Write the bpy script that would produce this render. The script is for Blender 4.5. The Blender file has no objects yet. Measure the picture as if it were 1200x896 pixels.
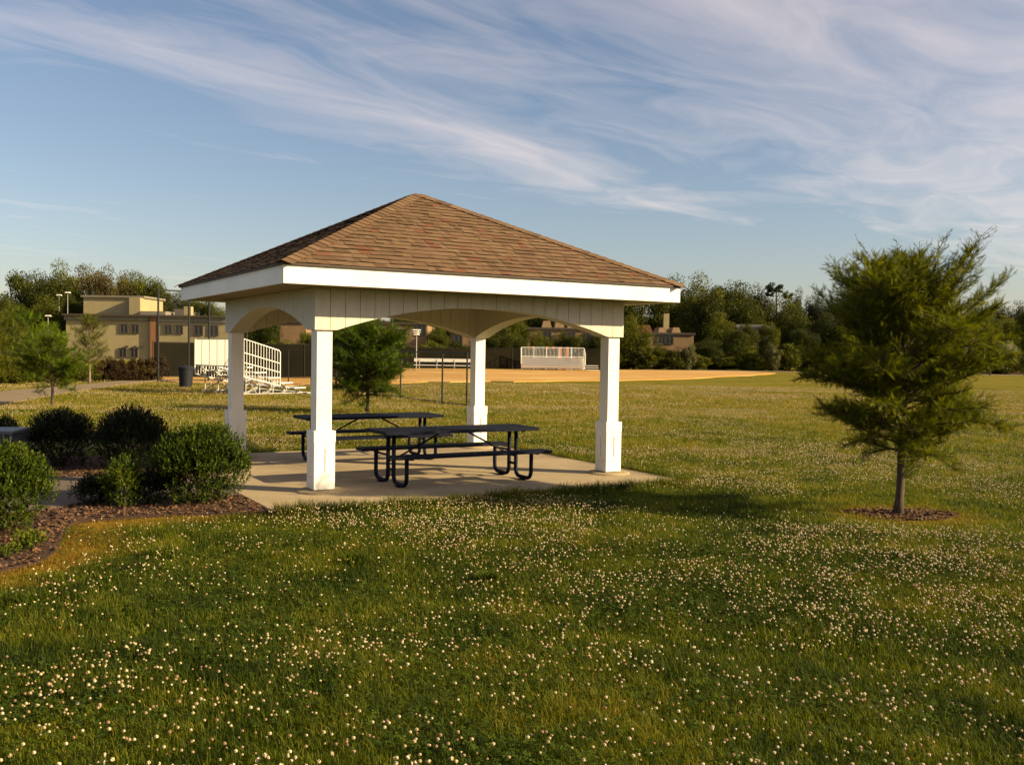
import bpy, math, random
import numpy as np
from mathutils import Vector, Matrix

PI = math.pi
scene = bpy.context.scene
C = scene.collection
RNG = np.random.default_rng(7)
random.seed(7)

# ---------------------------------------------------------------- layout numbers
F = 1131.0            # focal length in pixels of the 1200 px wide photograph
HC = 1.897            # eye height
def hor(px): return 410.7 + (px - 600) * .015
def X_at(px, Y): return (px - 600) / F * Y
def Z_at(px, py, Y): return HC + (hor(px) - py) * Y / F
def G(px, py):        # where a photographed ground point lies on the lawn
    Y = F * (HC + .04) / (py - hor(px)); return (X_at(px, Y), Y)

TH = .532
E1 = np.array([math.cos(TH), math.sin(TH)]); E2 = np.array([-E1[1], E1[0]])
PW, PD = 4.98, 4.63
CORNER = np.array([-2.566, 12.528])
PC = CORNER + PW/2*E1 + PD/2*E2
def pav(a, b):        # pavilion coordinates (origin at its middle) to world
    v = PC + a*E1 + b*E2; return (float(v[0]), float(v[1]))

# ---------------------------------------------------------------- value noise
def vnoise(x, y, seed=0):
    x = np.asarray(x, float); y = np.asarray(y, float)
    xi = np.floor(x).astype(np.int64); yi = np.floor(y).astype(np.int64)
    xf = x - xi; yf = y - yi
    def h(a, b):
        n = (a*374761393 + b*668265263 + seed*1442695041) & 0xffffffff
        n = ((n ^ (n >> 13)) * 1274126177) & 0xffffffff
        return ((n ^ (n >> 16)) & 0xffff) / 65535.0
    u = xf*xf*(3-2*xf); v = yf*yf*(3-2*yf)
    return (h(xi, yi)*(1-u)+h(xi+1, yi)*u)*(1-v) + (h(xi, yi+1)*(1-u)+h(xi+1, yi+1)*u)*v
def fbm(x, y, s, seed=0):
    return (vnoise(x*s, y*s, seed)*.55 + vnoise(x*s*2.1, y*s*2.1, seed+5)*.3 + vnoise(x*s*4.3, y*s*4.3, seed+9)*.15)

def hgt(x, y):
    x = np.asarray(x, float); y = np.asarray(y, float)
    d = np.hypot(x-PC[0], y-PC[1])
    k = np.clip((d-5)/6, 0, 1)
    near = np.clip((34-y)/20, 0, 1)
    return -.045 + k*near*(fbm(x, y, .22, 3)-.5)*.16 + (fbm(x, y, 1.1, 8)-.5)*.025*k

# ---------------------------------------------------------------- object helpers
def link(o, parent=None):
    C.objects.link(o)
    if parent is not None: o.parent = parent
    return o
def tag(o, label=None, cat=None, group=None, kind=None):
    if label: o['label'] = label
    if cat: o['category'] = cat
    if group: o['group'] = group
    if kind: o['kind'] = kind
    return o
def thing(name, label, cat, loc=(0, 0, 0), rz=0, group=None):
    o = bpy.data.objects.new(name, None); o.empty_display_size = .1
    link(o); o.location = loc; o.rotation_euler = (0, 0, rz)
    return tag(o, label, cat, group)
def dup(root, loc, rz=0, label=None, scale=None):
    r = root.copy(); C.objects.link(r); r.location = loc; r.rotation_euler = (0, 0, rz)
    if scale: r.scale = scale
    if label: r['label'] = label
    for ch in list(root.children):
        c = ch.copy(); C.objects.link(c); c.parent = r
        for g in list(ch.children):
            d = g.copy(); C.objects.link(d); d.parent = c
    return r

class MB:
    def __init__(s): s.v = []; s.f = []; s.m = []
    def add(s, vs, fs, m=0):
        b = len(s.v); s.v += [tuple(map(float, p)) for p in vs]
        s.f += [tuple(b+i for i in f) for f in fs]; s.m += [m]*len(fs); return s
    def box(s, c, size, rz=0, rx=0, ry=0, m=0, taper=1):
        hx, hy, hz = size[0]/2, size[1]/2, size[2]/2
        R = Matrix.Rotation(rz, 3, 'Z') @ Matrix.Rotation(ry, 3, 'Y') @ Matrix.Rotation(rx, 3, 'X')
        vs = []
        for z in (-hz, hz):
            k = taper if z > 0 else 1
            for x, y in ((-hx, -hy), (hx, -hy), (hx, hy), (-hx, hy)):
                vs.append(R @ Vector((x*k, y*k, z)) + Vector(c))
        return s.add(vs, [(0, 3, 2, 1), (4, 5, 6, 7), (0, 1, 5, 4), (1, 2, 6, 5), (2, 3, 7, 6), (3, 0, 4, 7)], m)
    def tube(s, pts, r, n=8, m=0, cap=True):
        pts = [Vector(p) for p in pts]; rs = r if hasattr(r, '__len__') else [r]*len(pts)
        vs = []; prev = None
        for i, p in enumerate(pts):
            t = (pts[min(i+1, len(pts)-1)] - pts[max(i-1, 0)]).normalized()
            if prev is None:
                a = Vector((0, 0, 1)) if abs(t.z) < .9 else Vector((1, 0, 0))
                nrm = t.cross(a).normalized()
            else:
                nrm = (prev - t*prev.dot(t)).normalized()
            prev = nrm; b = t.cross(nrm)
            for k in range(n):
                a = 2*PI*k/n; vs.append(p + (nrm*math.cos(a)+b*math.sin(a))*rs[i])
        fs = []
        for i in range(len(pts)-1):
            for k in range(n):
                fs.append((i*n+k, i*n+(k+1) % n, (i+1)*n+(k+1) % n, (i+1)*n+k))
        if cap:
            fs.append(tuple(range(n-1, -1, -1))); fs.append(tuple((len(pts)-1)*n+k for k in range(n)))
        return s.add(vs, fs, m)
    def lathe(s, prof, n=24, c=(0, 0, 0), m=0):
        vs = []
        for r, z in prof:
            for k in range(n):
                a = 2*PI*k/n; vs.append((c[0]+r*math.cos(a), c[1]+r*math.sin(a), c[2]+z))
        fs = []
        for i in range(len(prof)-1):
            for k in range(n): fs.append((i*n+k, i*n+(k+1) % n, (i+1)*n+(k+1) % n, (i+1)*n+k))
        fs.append(tuple(range(n-1, -1, -1))); fs.append(tuple((len(prof)-1)*n+k for k in range(n)))
        return s.add(vs, fs, m)
    def build(s, name, mats, parent=None, smooth=False, bevel=0):
        me = bpy.data.meshes.new(name); me.from_pydata(s.v, [], s.f)
        if not isinstance(mats, (list, tuple)): mats = [mats]
        for m in mats: me.materials.append(m)
        me.polygons.foreach_set('material_index', s.m)
        if smooth: me.polygons.foreach_set('use_smooth', [True]*len(s.f))
        me.update()
        o = bpy.data.objects.new(name, me); link(o, parent)
        if bevel:
            b = o.modifiers.new('bevel', 'BEVEL'); b.width = bevel; b.segments = 1; b.limit_method = 'ANGLE'
        return o

def np_mesh(name, V, nv, mats, attrs=None, matidx=None):
    """V: (N*nv,3) with N faces of nv corners each."""
    V = np.ascontiguousarray(V, dtype=np.float32).reshape(-1, 3)
    n = len(V)//nv
    me = bpy.data.meshes.new(name)
    me.vertices.add(len(V)); me.vertices.foreach_set('co', V.ravel())
    me.loops.add(len(V)); me.loops.foreach_set('vertex_index', np.arange(len(V), dtype=np.int32))
    me.polygons.add(n)
    me.polygons.foreach_set('loop_start', np.arange(0, len(V), nv, dtype=np.int32))
    try: me.polygons.foreach_set('loop_total', np.full(n, nv, dtype=np.int32))
    except Exception: pass
    if not isinstance(mats, (list, tuple)): mats = [mats]
    for m in mats: me.materials.append(m)
    if matidx is not None: me.polygons.foreach_set('material_index', np.asarray(matidx, np.int32))
    me.update(calc_edges=True)
    for k, a in (attrs or {}).items():
        at = me.attributes.new(k, 'FLOAT', 'FACE'); at.data.foreach_set('value', np.ascontiguousarray(a, np.float32))
    return me
def np_obj(name, V, nv, mats, parent=None, **kw):
    o = bpy.data.objects.new(name, np_mesh(name, V, nv, mats, **kw)); return link(o, parent)

# ---------------------------------------------------------------- materials
class NT:
    def __init__(s, mat): s.nt = mat.node_tree; s.n = s.nt.nodes; s.l = s.nt.links
    def node(s, t, **kw):
        n = s.n.new(t)
        for k, v in kw.items():
            if k.startswith('i_'):
                key = k[2:]; n.inputs[int(key) if key.isdigit() else key.replace('_', ' ')].default_value = v
            else: setattr(n, k, v)
        return n
    def link(s, a, b): s.l.new(a, b)
    def noise(s, vec, scale, detail=4, rough=.55, dist=0):
        n = s.node('ShaderNodeTexNoise'); n.inputs['Scale'].default_value = scale
        n.inputs['Detail'].default_value = detail; n.inputs['Roughness'].default_value = rough
        n.inputs['Distortion'].default_value = dist
        if vec is not None: s.link(vec, n.inputs['Vector'])
        return n.outputs['Fac']
    def ramp(s, fac, stops, interp='LINEAR'):
        n = s.node('ShaderNodeValToRGB'); cr = n.color_ramp; cr.interpolation = interp
        while len(cr.elements) < len(stops): cr.elements.new(.5)
        for e, (p, c) in zip(cr.elements, stops):
            e.position = p; e.color = (*c, 1) if len(c) == 3 else c
        s.link(fac, n.inputs[0]); return n.outputs[0]
    def mix(s, fac, a, b, mode='MIX'):
        n = s.node('ShaderNodeMix'); n.data_type = 'RGBA'; n.blend_type = mode
        for sock, v in ((n.inputs[0], fac), (n.inputs[6], a), (n.inputs[7], b)):
            if hasattr(v, 'is_linked'): s.link(v, sock)
            elif isinstance(v, (int, float)): sock.default_value = v
            else: sock.default_value = (*v, 1)
        return n.outputs[2]
    def math(s, op, a, b=None, c=None, clamp=False):
        n = s.node('ShaderNodeMath'); n.operation = op; n.use_clamp = clamp
        for i, v in enumerate((a, b, c)):
            if v is None: continue
            if hasattr(v, 'is_linked'): s.link(v, n.inputs[i])
            else: n.inputs[i].default_value = v
        return n.outputs[0]
def newmat(name):
    m = bpy.data.materials.new(name); m.use_nodes = True; m.node_tree.nodes.clear(); return m, NT(m)
def pbr(name, c1, c2=None, scale=8, rough=.6, bump=0, bscale=40, metal=0, c3=None, coord='Object', spec=.3, stretch=None, lo=.35, hi=.65):
    m, t = newmat(name)
    out = t.node('ShaderNodeOutputMaterial'); b = t.node('ShaderNodeBsdfPrincipled')
    b.inputs['Roughness'].default_value = rough; b.inputs['Metallic'].default_value = metal
    b.inputs['Specular IOR Level'].default_value = spec
    tc = t.node('ShaderNodeTexCoord'); vec = tc.outputs[coord]
    if stretch:
        mp = t.node('ShaderNodeMapping'); mp.inputs['Scale'].default_value = stretch
        t.link(vec, mp.inputs['Vector']); vec = mp.outputs[0]
    c2 = c2 or tuple(k*.8 for k in c1)
    col = t.ramp(t.noise(vec, scale, 6, .6), [(lo, c1), (hi, c2)])
    if c3: col = t.mix(t.ramp(t.noise(vec, scale*.23, 3), [(.5, (0, 0, 0)), (.68, (1, 1, 1))]), col, c3)
    t.link(col, b.inputs['Base Color'])
    if bump:
        bn = t.node('ShaderNodeBump'); bn.inputs['Strength'].default_value = bump; bn.inputs['Distance'].default_value = .02
        t.link(t.noise(vec, bscale, 5, .65), bn.inputs['Height']); t.link(bn.outputs[0], b.inputs['Normal'])
    t.link(b.outputs[0], out.inputs[0]); return m
def leafmat(name, dark, mid, light, scale=1.5, trans=.35, rough=.6, attr=None, spread=.5, objrand=True):
    m, t = newmat(name)
    out = t.node('ShaderNodeOutputMaterial')
    geo = t.node('ShaderNodeNewGeometry')
    oi = t.node('ShaderNodeObjectInfo')
    n = t.noise(geo.outputs['Position'], scale, 3, .6)
    f = n
    if attr:
        a = t.node('ShaderNodeAttribute'); a.attribute_name = attr
        f = t.math('ADD', t.math('MULTIPLY', n, 1-spread), t.math('MULTIPLY', a.outputs['Fac'], spread))
    if objrand:
        f = t.math('ADD', f, t.math('MULTIPLY', t.math('SUBTRACT', oi.outputs['Random'], .5), .28))
    col = t.ramp(f, [(.25, dark), (.5, mid), (.78, light)])
    d = t.node('ShaderNodeBsdfPrincipled'); d.inputs['Roughness'].default_value = rough
    d.inputs['Specular IOR Level'].default_value = .12
    t.link(col, d.inputs['Base Color'])
    tr = t.node('ShaderNodeBsdfTranslucent'); t.link(t.mix(1.0, col, (1.0, .95, .35), 'MULTIPLY'), tr.inputs['Color'])
    mx = t.node('ShaderNodeMixShader'); mx.inputs[0].default_value = trans
    t.link(d.outputs[0], mx.inputs[1]); t.link(tr.outputs[0], mx.inputs[2]); t.link(mx.outputs[0], out.inputs[0])
    return m

M = {}
M['white'] = pbr('white_paint', (.80, .77, .70), (.76, .73, .66), 3, .5, .12, 60, c3=(.71, .68, .60))
M['siding'] = pbr('cream_siding', (.60, .555, .44), (.54, .50, .39), 4, .6, .2, 80, stretch=(6, 6, 1))
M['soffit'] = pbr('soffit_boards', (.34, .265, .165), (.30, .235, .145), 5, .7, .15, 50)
M['concrete'] = pbr('concrete', (.38, .295, .18), (.30, .23, .135), 1.6, .85, .35, 120, c3=(.25, .19, .115), lo=.3, hi=.7)
M['footing'] = pbr('footing_concrete', (.34, .265, .15), (.27, .21, .12), 9, .9, .4, 90)
M['navy'] = pbr('navy_coating', (.0025, .004, .012), (.0035, .005, .015), 30, .55, .15, 200, spec=.10)
M['black'] = pbr('black_steel', (.012, .012, .013), (.02, .02, .02), 20, .5)
M['bark'] = pbr('bark', (.10, .072, .048), (.055, .038, .026), 14, .9, .8, 60, stretch=(3, 3, .6))
M['barkpale'] = pbr('pale_bark', (.22, .17, .12), (.13, .095, .06), 14, .9, .8, 60, stretch=(3, 3, .6))
M['alu'] = pbr('white_aluminium', (.74, .72, .67), (.68, .66, .60), 6, .4, metal=0, spec=.5)
M['galv'] = pbr('galvanised_steel', (.42, .41, .38), (.33, .32, .30), 15, .45, metal=.3)
M['brick'] = pbr('tan_brick', (.32, .265, .14), (.285, .235, .12), 2, .85, c3=(.27, .22, .12))
M['brickbrown'] = pbr('brown_brick', (.23, .15, .08), (.19, .12, .06), 2, .85)
M['coping'] = pbr('grey_coping', (.2, .175, .13), (.16, .14, .1), 3, .7)
M['darkband'] = pbr('dark_band', (.05, .04, .03), (.07, .055, .04), 5, .7)
M['glass'] = pbr('window_glass', (.02, .022, .025), (.035, .035, .035), 2, .12, spec=.6)
M['orange'] = pbr('orange_brick', (.27, .13, .055), (.22, .10, .04), 4, .8)
M['redroof'] = pbr('red_roof', (.12, .028, .015), (.09, .022, .012), 6, .7)
M['greyroof'] = pbr('grey_roof', (.09, .075, .06), (.06, .05, .045), 6, .8)
M['asphalt'] = pbr('old_path', (.13, .10, .075), (.10, .078, .058), 3, .9, .4, 150)
M['trackmat'] = pbr('far_path', (.17, .125, .07), (.20, .15, .085), 1, .9)
M['dirt'] = pbr('infield_clay', (.45, .25, .055), (.37, .195, .040), .5, .95, .4, 6, coord='Object', c3=(.50, .31, .09))
M['acgrey'] = pbr('weathered_metal', (.10, .11, .12), (.075, .085, .095), 8, .5, metal=.2)
M['acblue'] = pbr('blue_grey_metal', (.03, .05, .075), (.022, .036, .055), 8, .45)
M['bin'] = pbr('dark_blue_plastic', (.005, .007, .011), (.008, .010, .013), 8, .7)
M['screen'] = pbr('windscreen_cloth', (.010, .010, .006), (.018, .015, .008), .6, .95, spec=.05)
M['fabric'] = None
M['lampwhite'] = pbr('lamp_head', (.72, .70, .62), (.65, .62, .55), 8, .4)
M['foam'] = pbr('orange_panel', (.5, .16, .04), (.42, .13, .03), 5, .6)
M['teal'] = pbr('teal_panel', (.04, .16, .18), (.03, .13, .15), 5, .6)
M['whitehouse'] = pbr('white_clapboard', (.7, .66, .58), (.62, .58, .5), 3, .7)
M['petal'] = None

def mulchmat():
    m, t = newmat('bark_mulch')
    out = t.node('ShaderNodeOutputMaterial'); b = t.node('ShaderNodeBsdfPrincipled'); b.inputs['Roughness'].default_value = .95
    g = t.node('ShaderNodeNewGeometry')
    a = t.node('ShaderNodeAttribute'); a.attribute_name = 'tint'
    n = t.noise(g.outputs['Position'], 45, 5, .7)
    n2 = t.math('ADD', t.math('MULTIPLY', n, .6), t.math('MULTIPLY', a.outputs['Fac'], .5))
    t.link(t.ramp(n2, [(.25, (.028, .012, .006)), (.5, (.10, .042, .014)), (.72, (.19, .09, .036)), (.9, (.30, .18, .09))]), b.inputs['Base Color'])
    bn = t.node('ShaderNodeBump'); bn.inputs['Strength'].default_value = .9; bn.inputs['Distance'].default_value = .03
    t.link(n, bn.inputs['Height']); t.link(bn.outputs[0], b.inputs['Normal'])
    t.link(b.outputs[0], out.inputs[0]); return m
M['mulch'] = mulchmat()

def grasscolor(t, pos):
    """lawn colour by place: green, yellow green, straw and brown-red patches"""
    sep = t.node('ShaderNodeSeparateXYZ'); t.link(pos, sep.inputs[0])
    a = t.noise(pos, .28, 4, .6); b = t.noise(pos, 1.3, 4, .65)
    mp = t.node('ShaderNodeMapping'); mp.inputs['Scale'].default_value = (.35, .8, 1); t.link(pos, mp.inputs['Vector'])
    c = t.noise(mp.outputs[0], .33, 3, .6)
    f = t.math('ADD', t.math('MULTIPLY', a, .55), t.math('MULTIPLY', b, .45))
    far = t.math('MULTIPLY', t.math('SUBTRACT', sep.outputs['Y'], 9), 1/26, clamp=True)
    f = t.math('ADD', t.math('SUBTRACT', f, .025), t.math('MULTIPLY', far, .25))
    return f, far, b, c
def lawnmat(name, blade):
    m, t = newmat(name)
    out = t.node('ShaderNodeOutputMaterial')
    g = t.node('ShaderNodeNewGeometry'); pos = g.outputs['Position']
    f, far, b, c = grasscolor(t, pos)
    dry = t.node('ShaderNodeAttribute'); dry.attribute_name = 'dry'
    if blade:
        a = t.node('ShaderNodeAttribute'); a.attribute_name = 'tint'
        f = t.math('ADD', f, t.math('MULTIPLY', t.math('SUBTRACT', a.outputs['Fac'], .5), .42))
        stops = [(.22, (.013, .023, .0008)), (.42, (.050, .076, .0018)), (.57, (.120, .138, .0035)), (.72, (.19, .165, .010)), (.9, (.27, .19, .032))]
    else:
        f = t.math('ADD', f, t.math('MULTIPLY', t.math('SUBTRACT', t.noise(pos, 9, 4, .7), .5), .30))
        stops = [(.22, (.008, .013, .001)), (.43, (.025, .037, .0015)), (.58, (.080, .092, .0035)), (.72, (.15, .125, .010)), (.9, (.22, .16, .03))]
    col = t.ramp(f, stops)
    red = t.ramp(t.noise(pos, 2.3, 2, .5), [(.70, (0, 0, 0)), (.76, (1, 1, 1))])
    col = t.mix(t.math('MULTIPLY', red, .55), col, (.16, .065, .015))
    col = t.mix(dry.outputs['Fac'], col, (.26, .145, .018))
    d = t.node('ShaderNodeBsdfPrincipled'); d.inputs['Roughness'].default_value = .6 if blade else .95
    d.inputs['Specular IOR Level'].default_value = .22 if blade else .05
    t.link(col, d.inputs['Base Color'])
    if blade:
        tr = t.node('ShaderNodeBsdfTranslucent'); t.link(t.mix(1.0, col, (1.1, 1.1, .35), 'MULTIPLY'), tr.inputs['Color'])
        mx = t.node('ShaderNodeMixShader'); mx.inputs[0].default_value = .42
        t.link(d.outputs[0], mx.inputs[1]); t.link(tr.outputs[0], mx.inputs[2]); t.link(mx.outputs[0], out.inputs[0])
    else:
        bn = t.node('ShaderNodeBump'); bn.inputs['Strength'].default_value = .8; bn.inputs['Distance'].default_value = .08
        t.link(t.noise(pos, 12, 6, .75), bn.inputs['Height']); t.link(bn.outputs[0], d.inputs['Normal'])
        t.link(d.outputs[0], out.inputs[0])
    return m
M['lawn'] = lawnmat('lawn_soil', False); M['blade'] = lawnmat('grass_blades', True)
M['clover'] = leafmat('clover_leaf', (.016, .030, .003), (.036, .062, .004), (.080, .11, .009), 3, .3, attr='tint', objrand=False)
def petalmat():
    m, t = newmat('clover_petals')
    out = t.node('ShaderNodeOutputMaterial'); d = t.node('ShaderNodeBsdfPrincipled'); d.inputs['Roughness'].default_value = .7
    a = t.node('ShaderNodeAttribute'); a.attribute_name = 'tint'
    oi = t.node('ShaderNodeObjectInfo')
    f = t.math('FRACT', t.math('ADD', a.outputs['Fac'], t.math('MULTIPLY', oi.outputs['Random'], .45)))
    t.link(t.ramp(f, [(0, (.16, .07, .035)), (.16, (.22, .13, .06)), (.35, (.34, .26, .13)), (.75, (.46, .40, .25)), (1, (.36, .26, .15))]), d.inputs['Base Color'])
    t.link(d.outputs[0], out.inputs[0]); return m
M['petal'] = petalmat()
M['cypress'] = leafmat('cypress_sprays', (.034, .046, .002), (.098, .118, .0035), (.19, .20, .007), 2.2, .42, attr='tint', spread=.55)
M['cypress2'] = leafmat('cypress_sprays_fresh', (.030, .056, .002), (.085, .135, .004), (.17, .22, .008), 2.2, .40, attr='tint', spread=.55)
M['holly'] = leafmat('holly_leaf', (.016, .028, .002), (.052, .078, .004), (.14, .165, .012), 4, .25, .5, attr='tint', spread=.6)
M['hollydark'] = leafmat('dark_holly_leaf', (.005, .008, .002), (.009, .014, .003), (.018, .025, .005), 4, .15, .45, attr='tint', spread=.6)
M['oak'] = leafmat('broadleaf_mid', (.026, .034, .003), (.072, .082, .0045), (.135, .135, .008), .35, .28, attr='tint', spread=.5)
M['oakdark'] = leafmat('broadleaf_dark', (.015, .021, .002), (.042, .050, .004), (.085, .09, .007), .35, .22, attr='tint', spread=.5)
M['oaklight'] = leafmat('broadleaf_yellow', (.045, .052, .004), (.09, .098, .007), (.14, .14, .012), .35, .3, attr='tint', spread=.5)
M['pale'] = leafmat('pale_blossom_leaf', (.05, .058, .015), (.11, .11, .04), (.19, .175, .08), .6, .25, attr='tint', spread=.6)
M['bronze'] = leafmat('bronze_leaf', (.035, .03, .008), (.075, .06, .016), (.13, .105, .035), .5, .25, attr='tint', spread=.55)
M['redshrub'] = leafmat('red_brown_leaf', (.022, .014, .006), (.045, .027, .010), (.08, .055, .016), .8, .2, attr='tint', spread=.5)
M['pinegreen'] = leafmat('pine_leaf', (.016, .019, .006), (.032, .036, .010), (.055, .058, .016), .5, .15, attr='tint', spread=.5)

# ---------------------------------------------------------------- camera, light, sky
cam = bpy.data.cameras.new('camera'); co = bpy.data.objects.new('camera', cam); C.objects.link(co)
cam.sensor_width = 36; cam.lens = F/1200*36; cam.clip_end = 5000; cam.clip_start = .05
pit = math.atan((448-410.7)/F); rl = .015
fw = Vector((0, math.cos(pit), -math.sin(pit))); R0 = Vector((1, 0, 0)); U0 = R0.cross(fw)
Rr = R0*math.cos(rl)+U0*math.sin(rl); Ur = -R0*math.sin(rl)+U0*math.cos(rl)
mw = Matrix((Rr, Ur, -fw)).transposed().to_4x4(); mw.translation = (0, 0, HC); co.matrix_world = mw
scene.camera = co

SAZ = math.radians(103); SEL = math.radians(23)
sd = Vector((math.sin(SAZ)*math.cos(SEL), math.cos(SAZ)*math.cos(SEL), math.sin(SEL)))
sl = bpy.data.lights.new('sun', 'SUN'); sl.energy = 5; sl.angle = math.radians(.55); sl.color = (1, .79, .45)
so = bpy.data.objects.new('sun', sl); C.objects.link(so); so.rotation_euler = sd.to_track_quat('Z', 'Y').to_euler(); so.location = (20, -10, 30)

w = bpy.data.worlds.new('World'); scene.world = w; w.use_nodes = True; w.node_tree.nodes.clear()
t = NT(w)
out = t.node('ShaderNodeOutputWorld'); bg = t.node('ShaderNodeBackground'); bg.inputs[1].default_value = .060
sky = t.node('ShaderNodeTexSky'); sky.sky_type = 'NISHITA'; sky.sun_disc = False
sky.sun_elevation = SEL; sky.sun_rotation = SAZ; sky.air_density = 1.0; sky.dust_density = 1.0; sky.ozone_density = 2.2
tc = t.node('ShaderNodeTexCoord'); sp = t.node('ShaderNodeSeparateXYZ'); t.link(tc.outputs['Generated'], sp.inputs[0])
zz = t.math('MAXIMUM', sp.outputs['Z'], .025)
u = t.math('DIVIDE', sp.outputs['X'], zz); v = t.math('DIVIDE', sp.outputs['Y'], zz)
s_ = t.math('SUBTRACT', t.math('MULTIPLY', u, .8), t.math('MULTIPLY', v, .6))       # across the cirrus bands
l_ = t.math('ADD', t.math('MULTIPLY', u, .6), t.math('MULTIPLY', v, .8))            # along them
cb = t.node('ShaderNodeCombineXYZ'); t.link(t.math('MULTIPLY', s_, 1.0), cb.inputs[0]); t.link(t.math('MULTIPLY', l_, .40), cb.inputs[1])
warp = t.node('ShaderNodeTexNoise'); warp.inputs['Scale'].default_value = .8; warp.inputs['Detail'].default_value = 3; t.link(cb.outputs[0], warp.inputs['Vector'])
vm = t.node('ShaderNodeVectorMath'); vm.operation = 'MULTIPLY_ADD'; t.link(warp.outputs['Color'], vm.inputs[0]); vm.inputs[1].default_value = (.8, .8, 0); t.link(cb.outputs[0], vm.inputs[2])
fib = t.noise(vm.outputs[0], 2.4, 10, .58, .8)
big = t.noise(vm.outputs[0], .9, 5, .6)
cov = t.node('ShaderNodeValToRGB'); cr = cov.color_ramp
t.link(t.math('MULTIPLY', t.math('ADD', t.math('ADD', s_, 12), t.math('MULTIPLY', t.math('SUBTRACT', warp.outputs['Fac'], .5), .9)), 1/14), cov.inputs[0])
def sp_(s): return (s+12)/14
st = [(sp_(-12), .30), (sp_(-6.5), .30), (sp_(-4.6), .14), (sp_(-3.8), .27), (sp_(-3.0), .60), (sp_(-2.75), .50), (sp_(-2.4), .38), (sp_(-1.9), .48), (sp_(-1.1), .60), (sp_(-.3), .60), (sp_(1), .55)]
while len(cr.elements) < len(st): cr.elements.new(.5)
for e, (p, c) in zip(cr.elements, st): e.position = p; e.color = (c, c, c, 1)
dens = t.math('ADD', t.math('MULTIPLY', fib, .80), t.math('MULTIPLY', big, .42))
dens = t.math('ADD', dens, t.math('SUBTRACT', cov.outputs[0], 1.02))
fade = t.math('MULTIPLY', t.math('MULTIPLY', t.math('SUBTRACT', l_, 5.9), .7, clamp=True), t.math('MULTIPLY', t.math('SUBTRACT', -2.25, s_), 3, clamp=True))
dens = t.math('SUBTRACT', dens, t.math('MULTIPLY', t.math('MULTIPLY', fade, .32), t.math('MULTIPLY', t.math('ADD', s_, 5), 1, clamp=True)))
dens = t.math('MULTIPLY', t.math('ADD', dens, .06), 1.25, clamp=True)
dens = t.math('MULTIPLY', dens, t.math('MULTIPLY', sp.outputs['Z'], 14, clamp=True))
dens = t.math('MULTIPLY', dens, .74)
CLOUD = (8.8, 7.2, 6.4)
skyc = t.mix(1.0, sky.outputs[0], (1.06, .94, .90), 'MULTIPLY')
t.link(t.mix(dens, skyc, CLOUD), bg.inputs[0]); t.link(bg.outputs[0], out.inputs[0])

vs_ = scene.view_settings; vs_.view_transform = 'Standard'; vs_.look = 'None'; vs_.exposure = 1.22; vs_.gamma = 1; vs_.use_curve_mapping = False

# ---------------------------------------------------------------- ground regions
def inpoly(x, y, poly):
    x = np.asarray(x); y = np.asarray(y); r = np.zeros(x.shape, bool); n = len(poly)
    for i in range(n):
        x1, y1 = poly[i]; x2, y2 = poly[(i+1) % n]
        c = ((y1 > y) != (y2 > y)) & (x < (x2-x1)*(y-y1)/(y2-y1+1e-12)+x1)
        r ^= c
    return r
def dpoly(x, y, pl):
    d = np.full(np.shape(x), 1e9)
    for (x1, y1), (x2, y2) in zip(pl[:-1], pl[1:]):
        L = (x2-x1)**2+(y2-y1)**2+1e-12
        tt = np.clip(((x-x1)*(x2-x1)+(y-y1)*(y2-y1))/L, 0, 1)
        d = np.minimum(d, np.hypot(x-x1-tt*(x2-x1), y-y1-tt*(y2-y1)))
    return d
def smoothpl(pts, n=8):
    pts = [np.array(p, float) for p in pts]; P = [pts[0]]+pts+[pts[-1]]; o = []
    for i in range(1, len(P)-2):
        for k in range(n):
            s = k/n
            o.append(.5*((2*P[i])+(-P[i-1]+P[i+1])*s+(2*P[i-1]-5*P[i]+4*P[i+1]-P[i+2])*s*s+(-P[i-1]+3*P[i]-3*P[i+1]+P[i+2])*s**3))
    o.append(P[-2]); return [tuple(map(float, q)) for q in o]

SL = [pav(-PW/2-.86, -PD/2-1.08), pav(PW/2+.45, -PD/2-1.08), pav(PW/2+.45, PD/2+.5), pav(-PW/2-.86, PD/2+.5)]
PATHP = smoothpl([pav(-PW/2-.84, -PD/2+.35), pav(-PW/2-1.9, -PD/2+.55), (-4.75, 12.55), (-5.09, 11.85), (-5.45, 10.95), (-6.5, 10.4), (-8.2, 10.3), (-11, 11)]) + \
    smoothpl([(-11, 13.6), (-8.2, 13.6), (-6.76, 13.65), (-5.8, 14.0), pav(-PW/2-1.7, -PD/2+2.1), pav(-PW/2-.84, -PD/2+2.2)])
edge = smoothpl([G(313, 602), G(255, 604), G(190, 606), G(130, 610), G(88, 614), G(74, 628), G(68, 645), G(45, 661), G(0, 672), G(-60, 690)], 5)
MULCH = edge + [(-9, 8.6), (-11.5, 9.5), (-11.5, 16.6)] + smoothpl([(-9, 16.6), (-7, 16.4), (-5.6, 15.6), (-4.9, 14.4), pav(-PW/2-.86, -PD/2+2.3)], 4) + [pav(-PW/2-.80, -PD/2+.2)]
TREE1 = G(1057, 603)
MR = [(TREE1[0]+.05+(.62+.09*math.sin(3*a)+.06*math.sin(5*a+1)+.05*math.sin(9*a))*math.cos(a), TREE1[1]-.02+(.50+.07*math.sin(2*a+1))*math.sin(a)) for a in np.linspace(0, 2*PI, 28, endpoint=False)]
TRACK = smoothpl([(-15.3, 24), (-16, 30.2), (-18.2, 42), (-19.6, 56), (-21, 70)]) + smoothpl([(-23, 70), (-21.6, 56), (-20.7, 49), (-20.2, 38), (-19.2, 24)])
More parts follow.
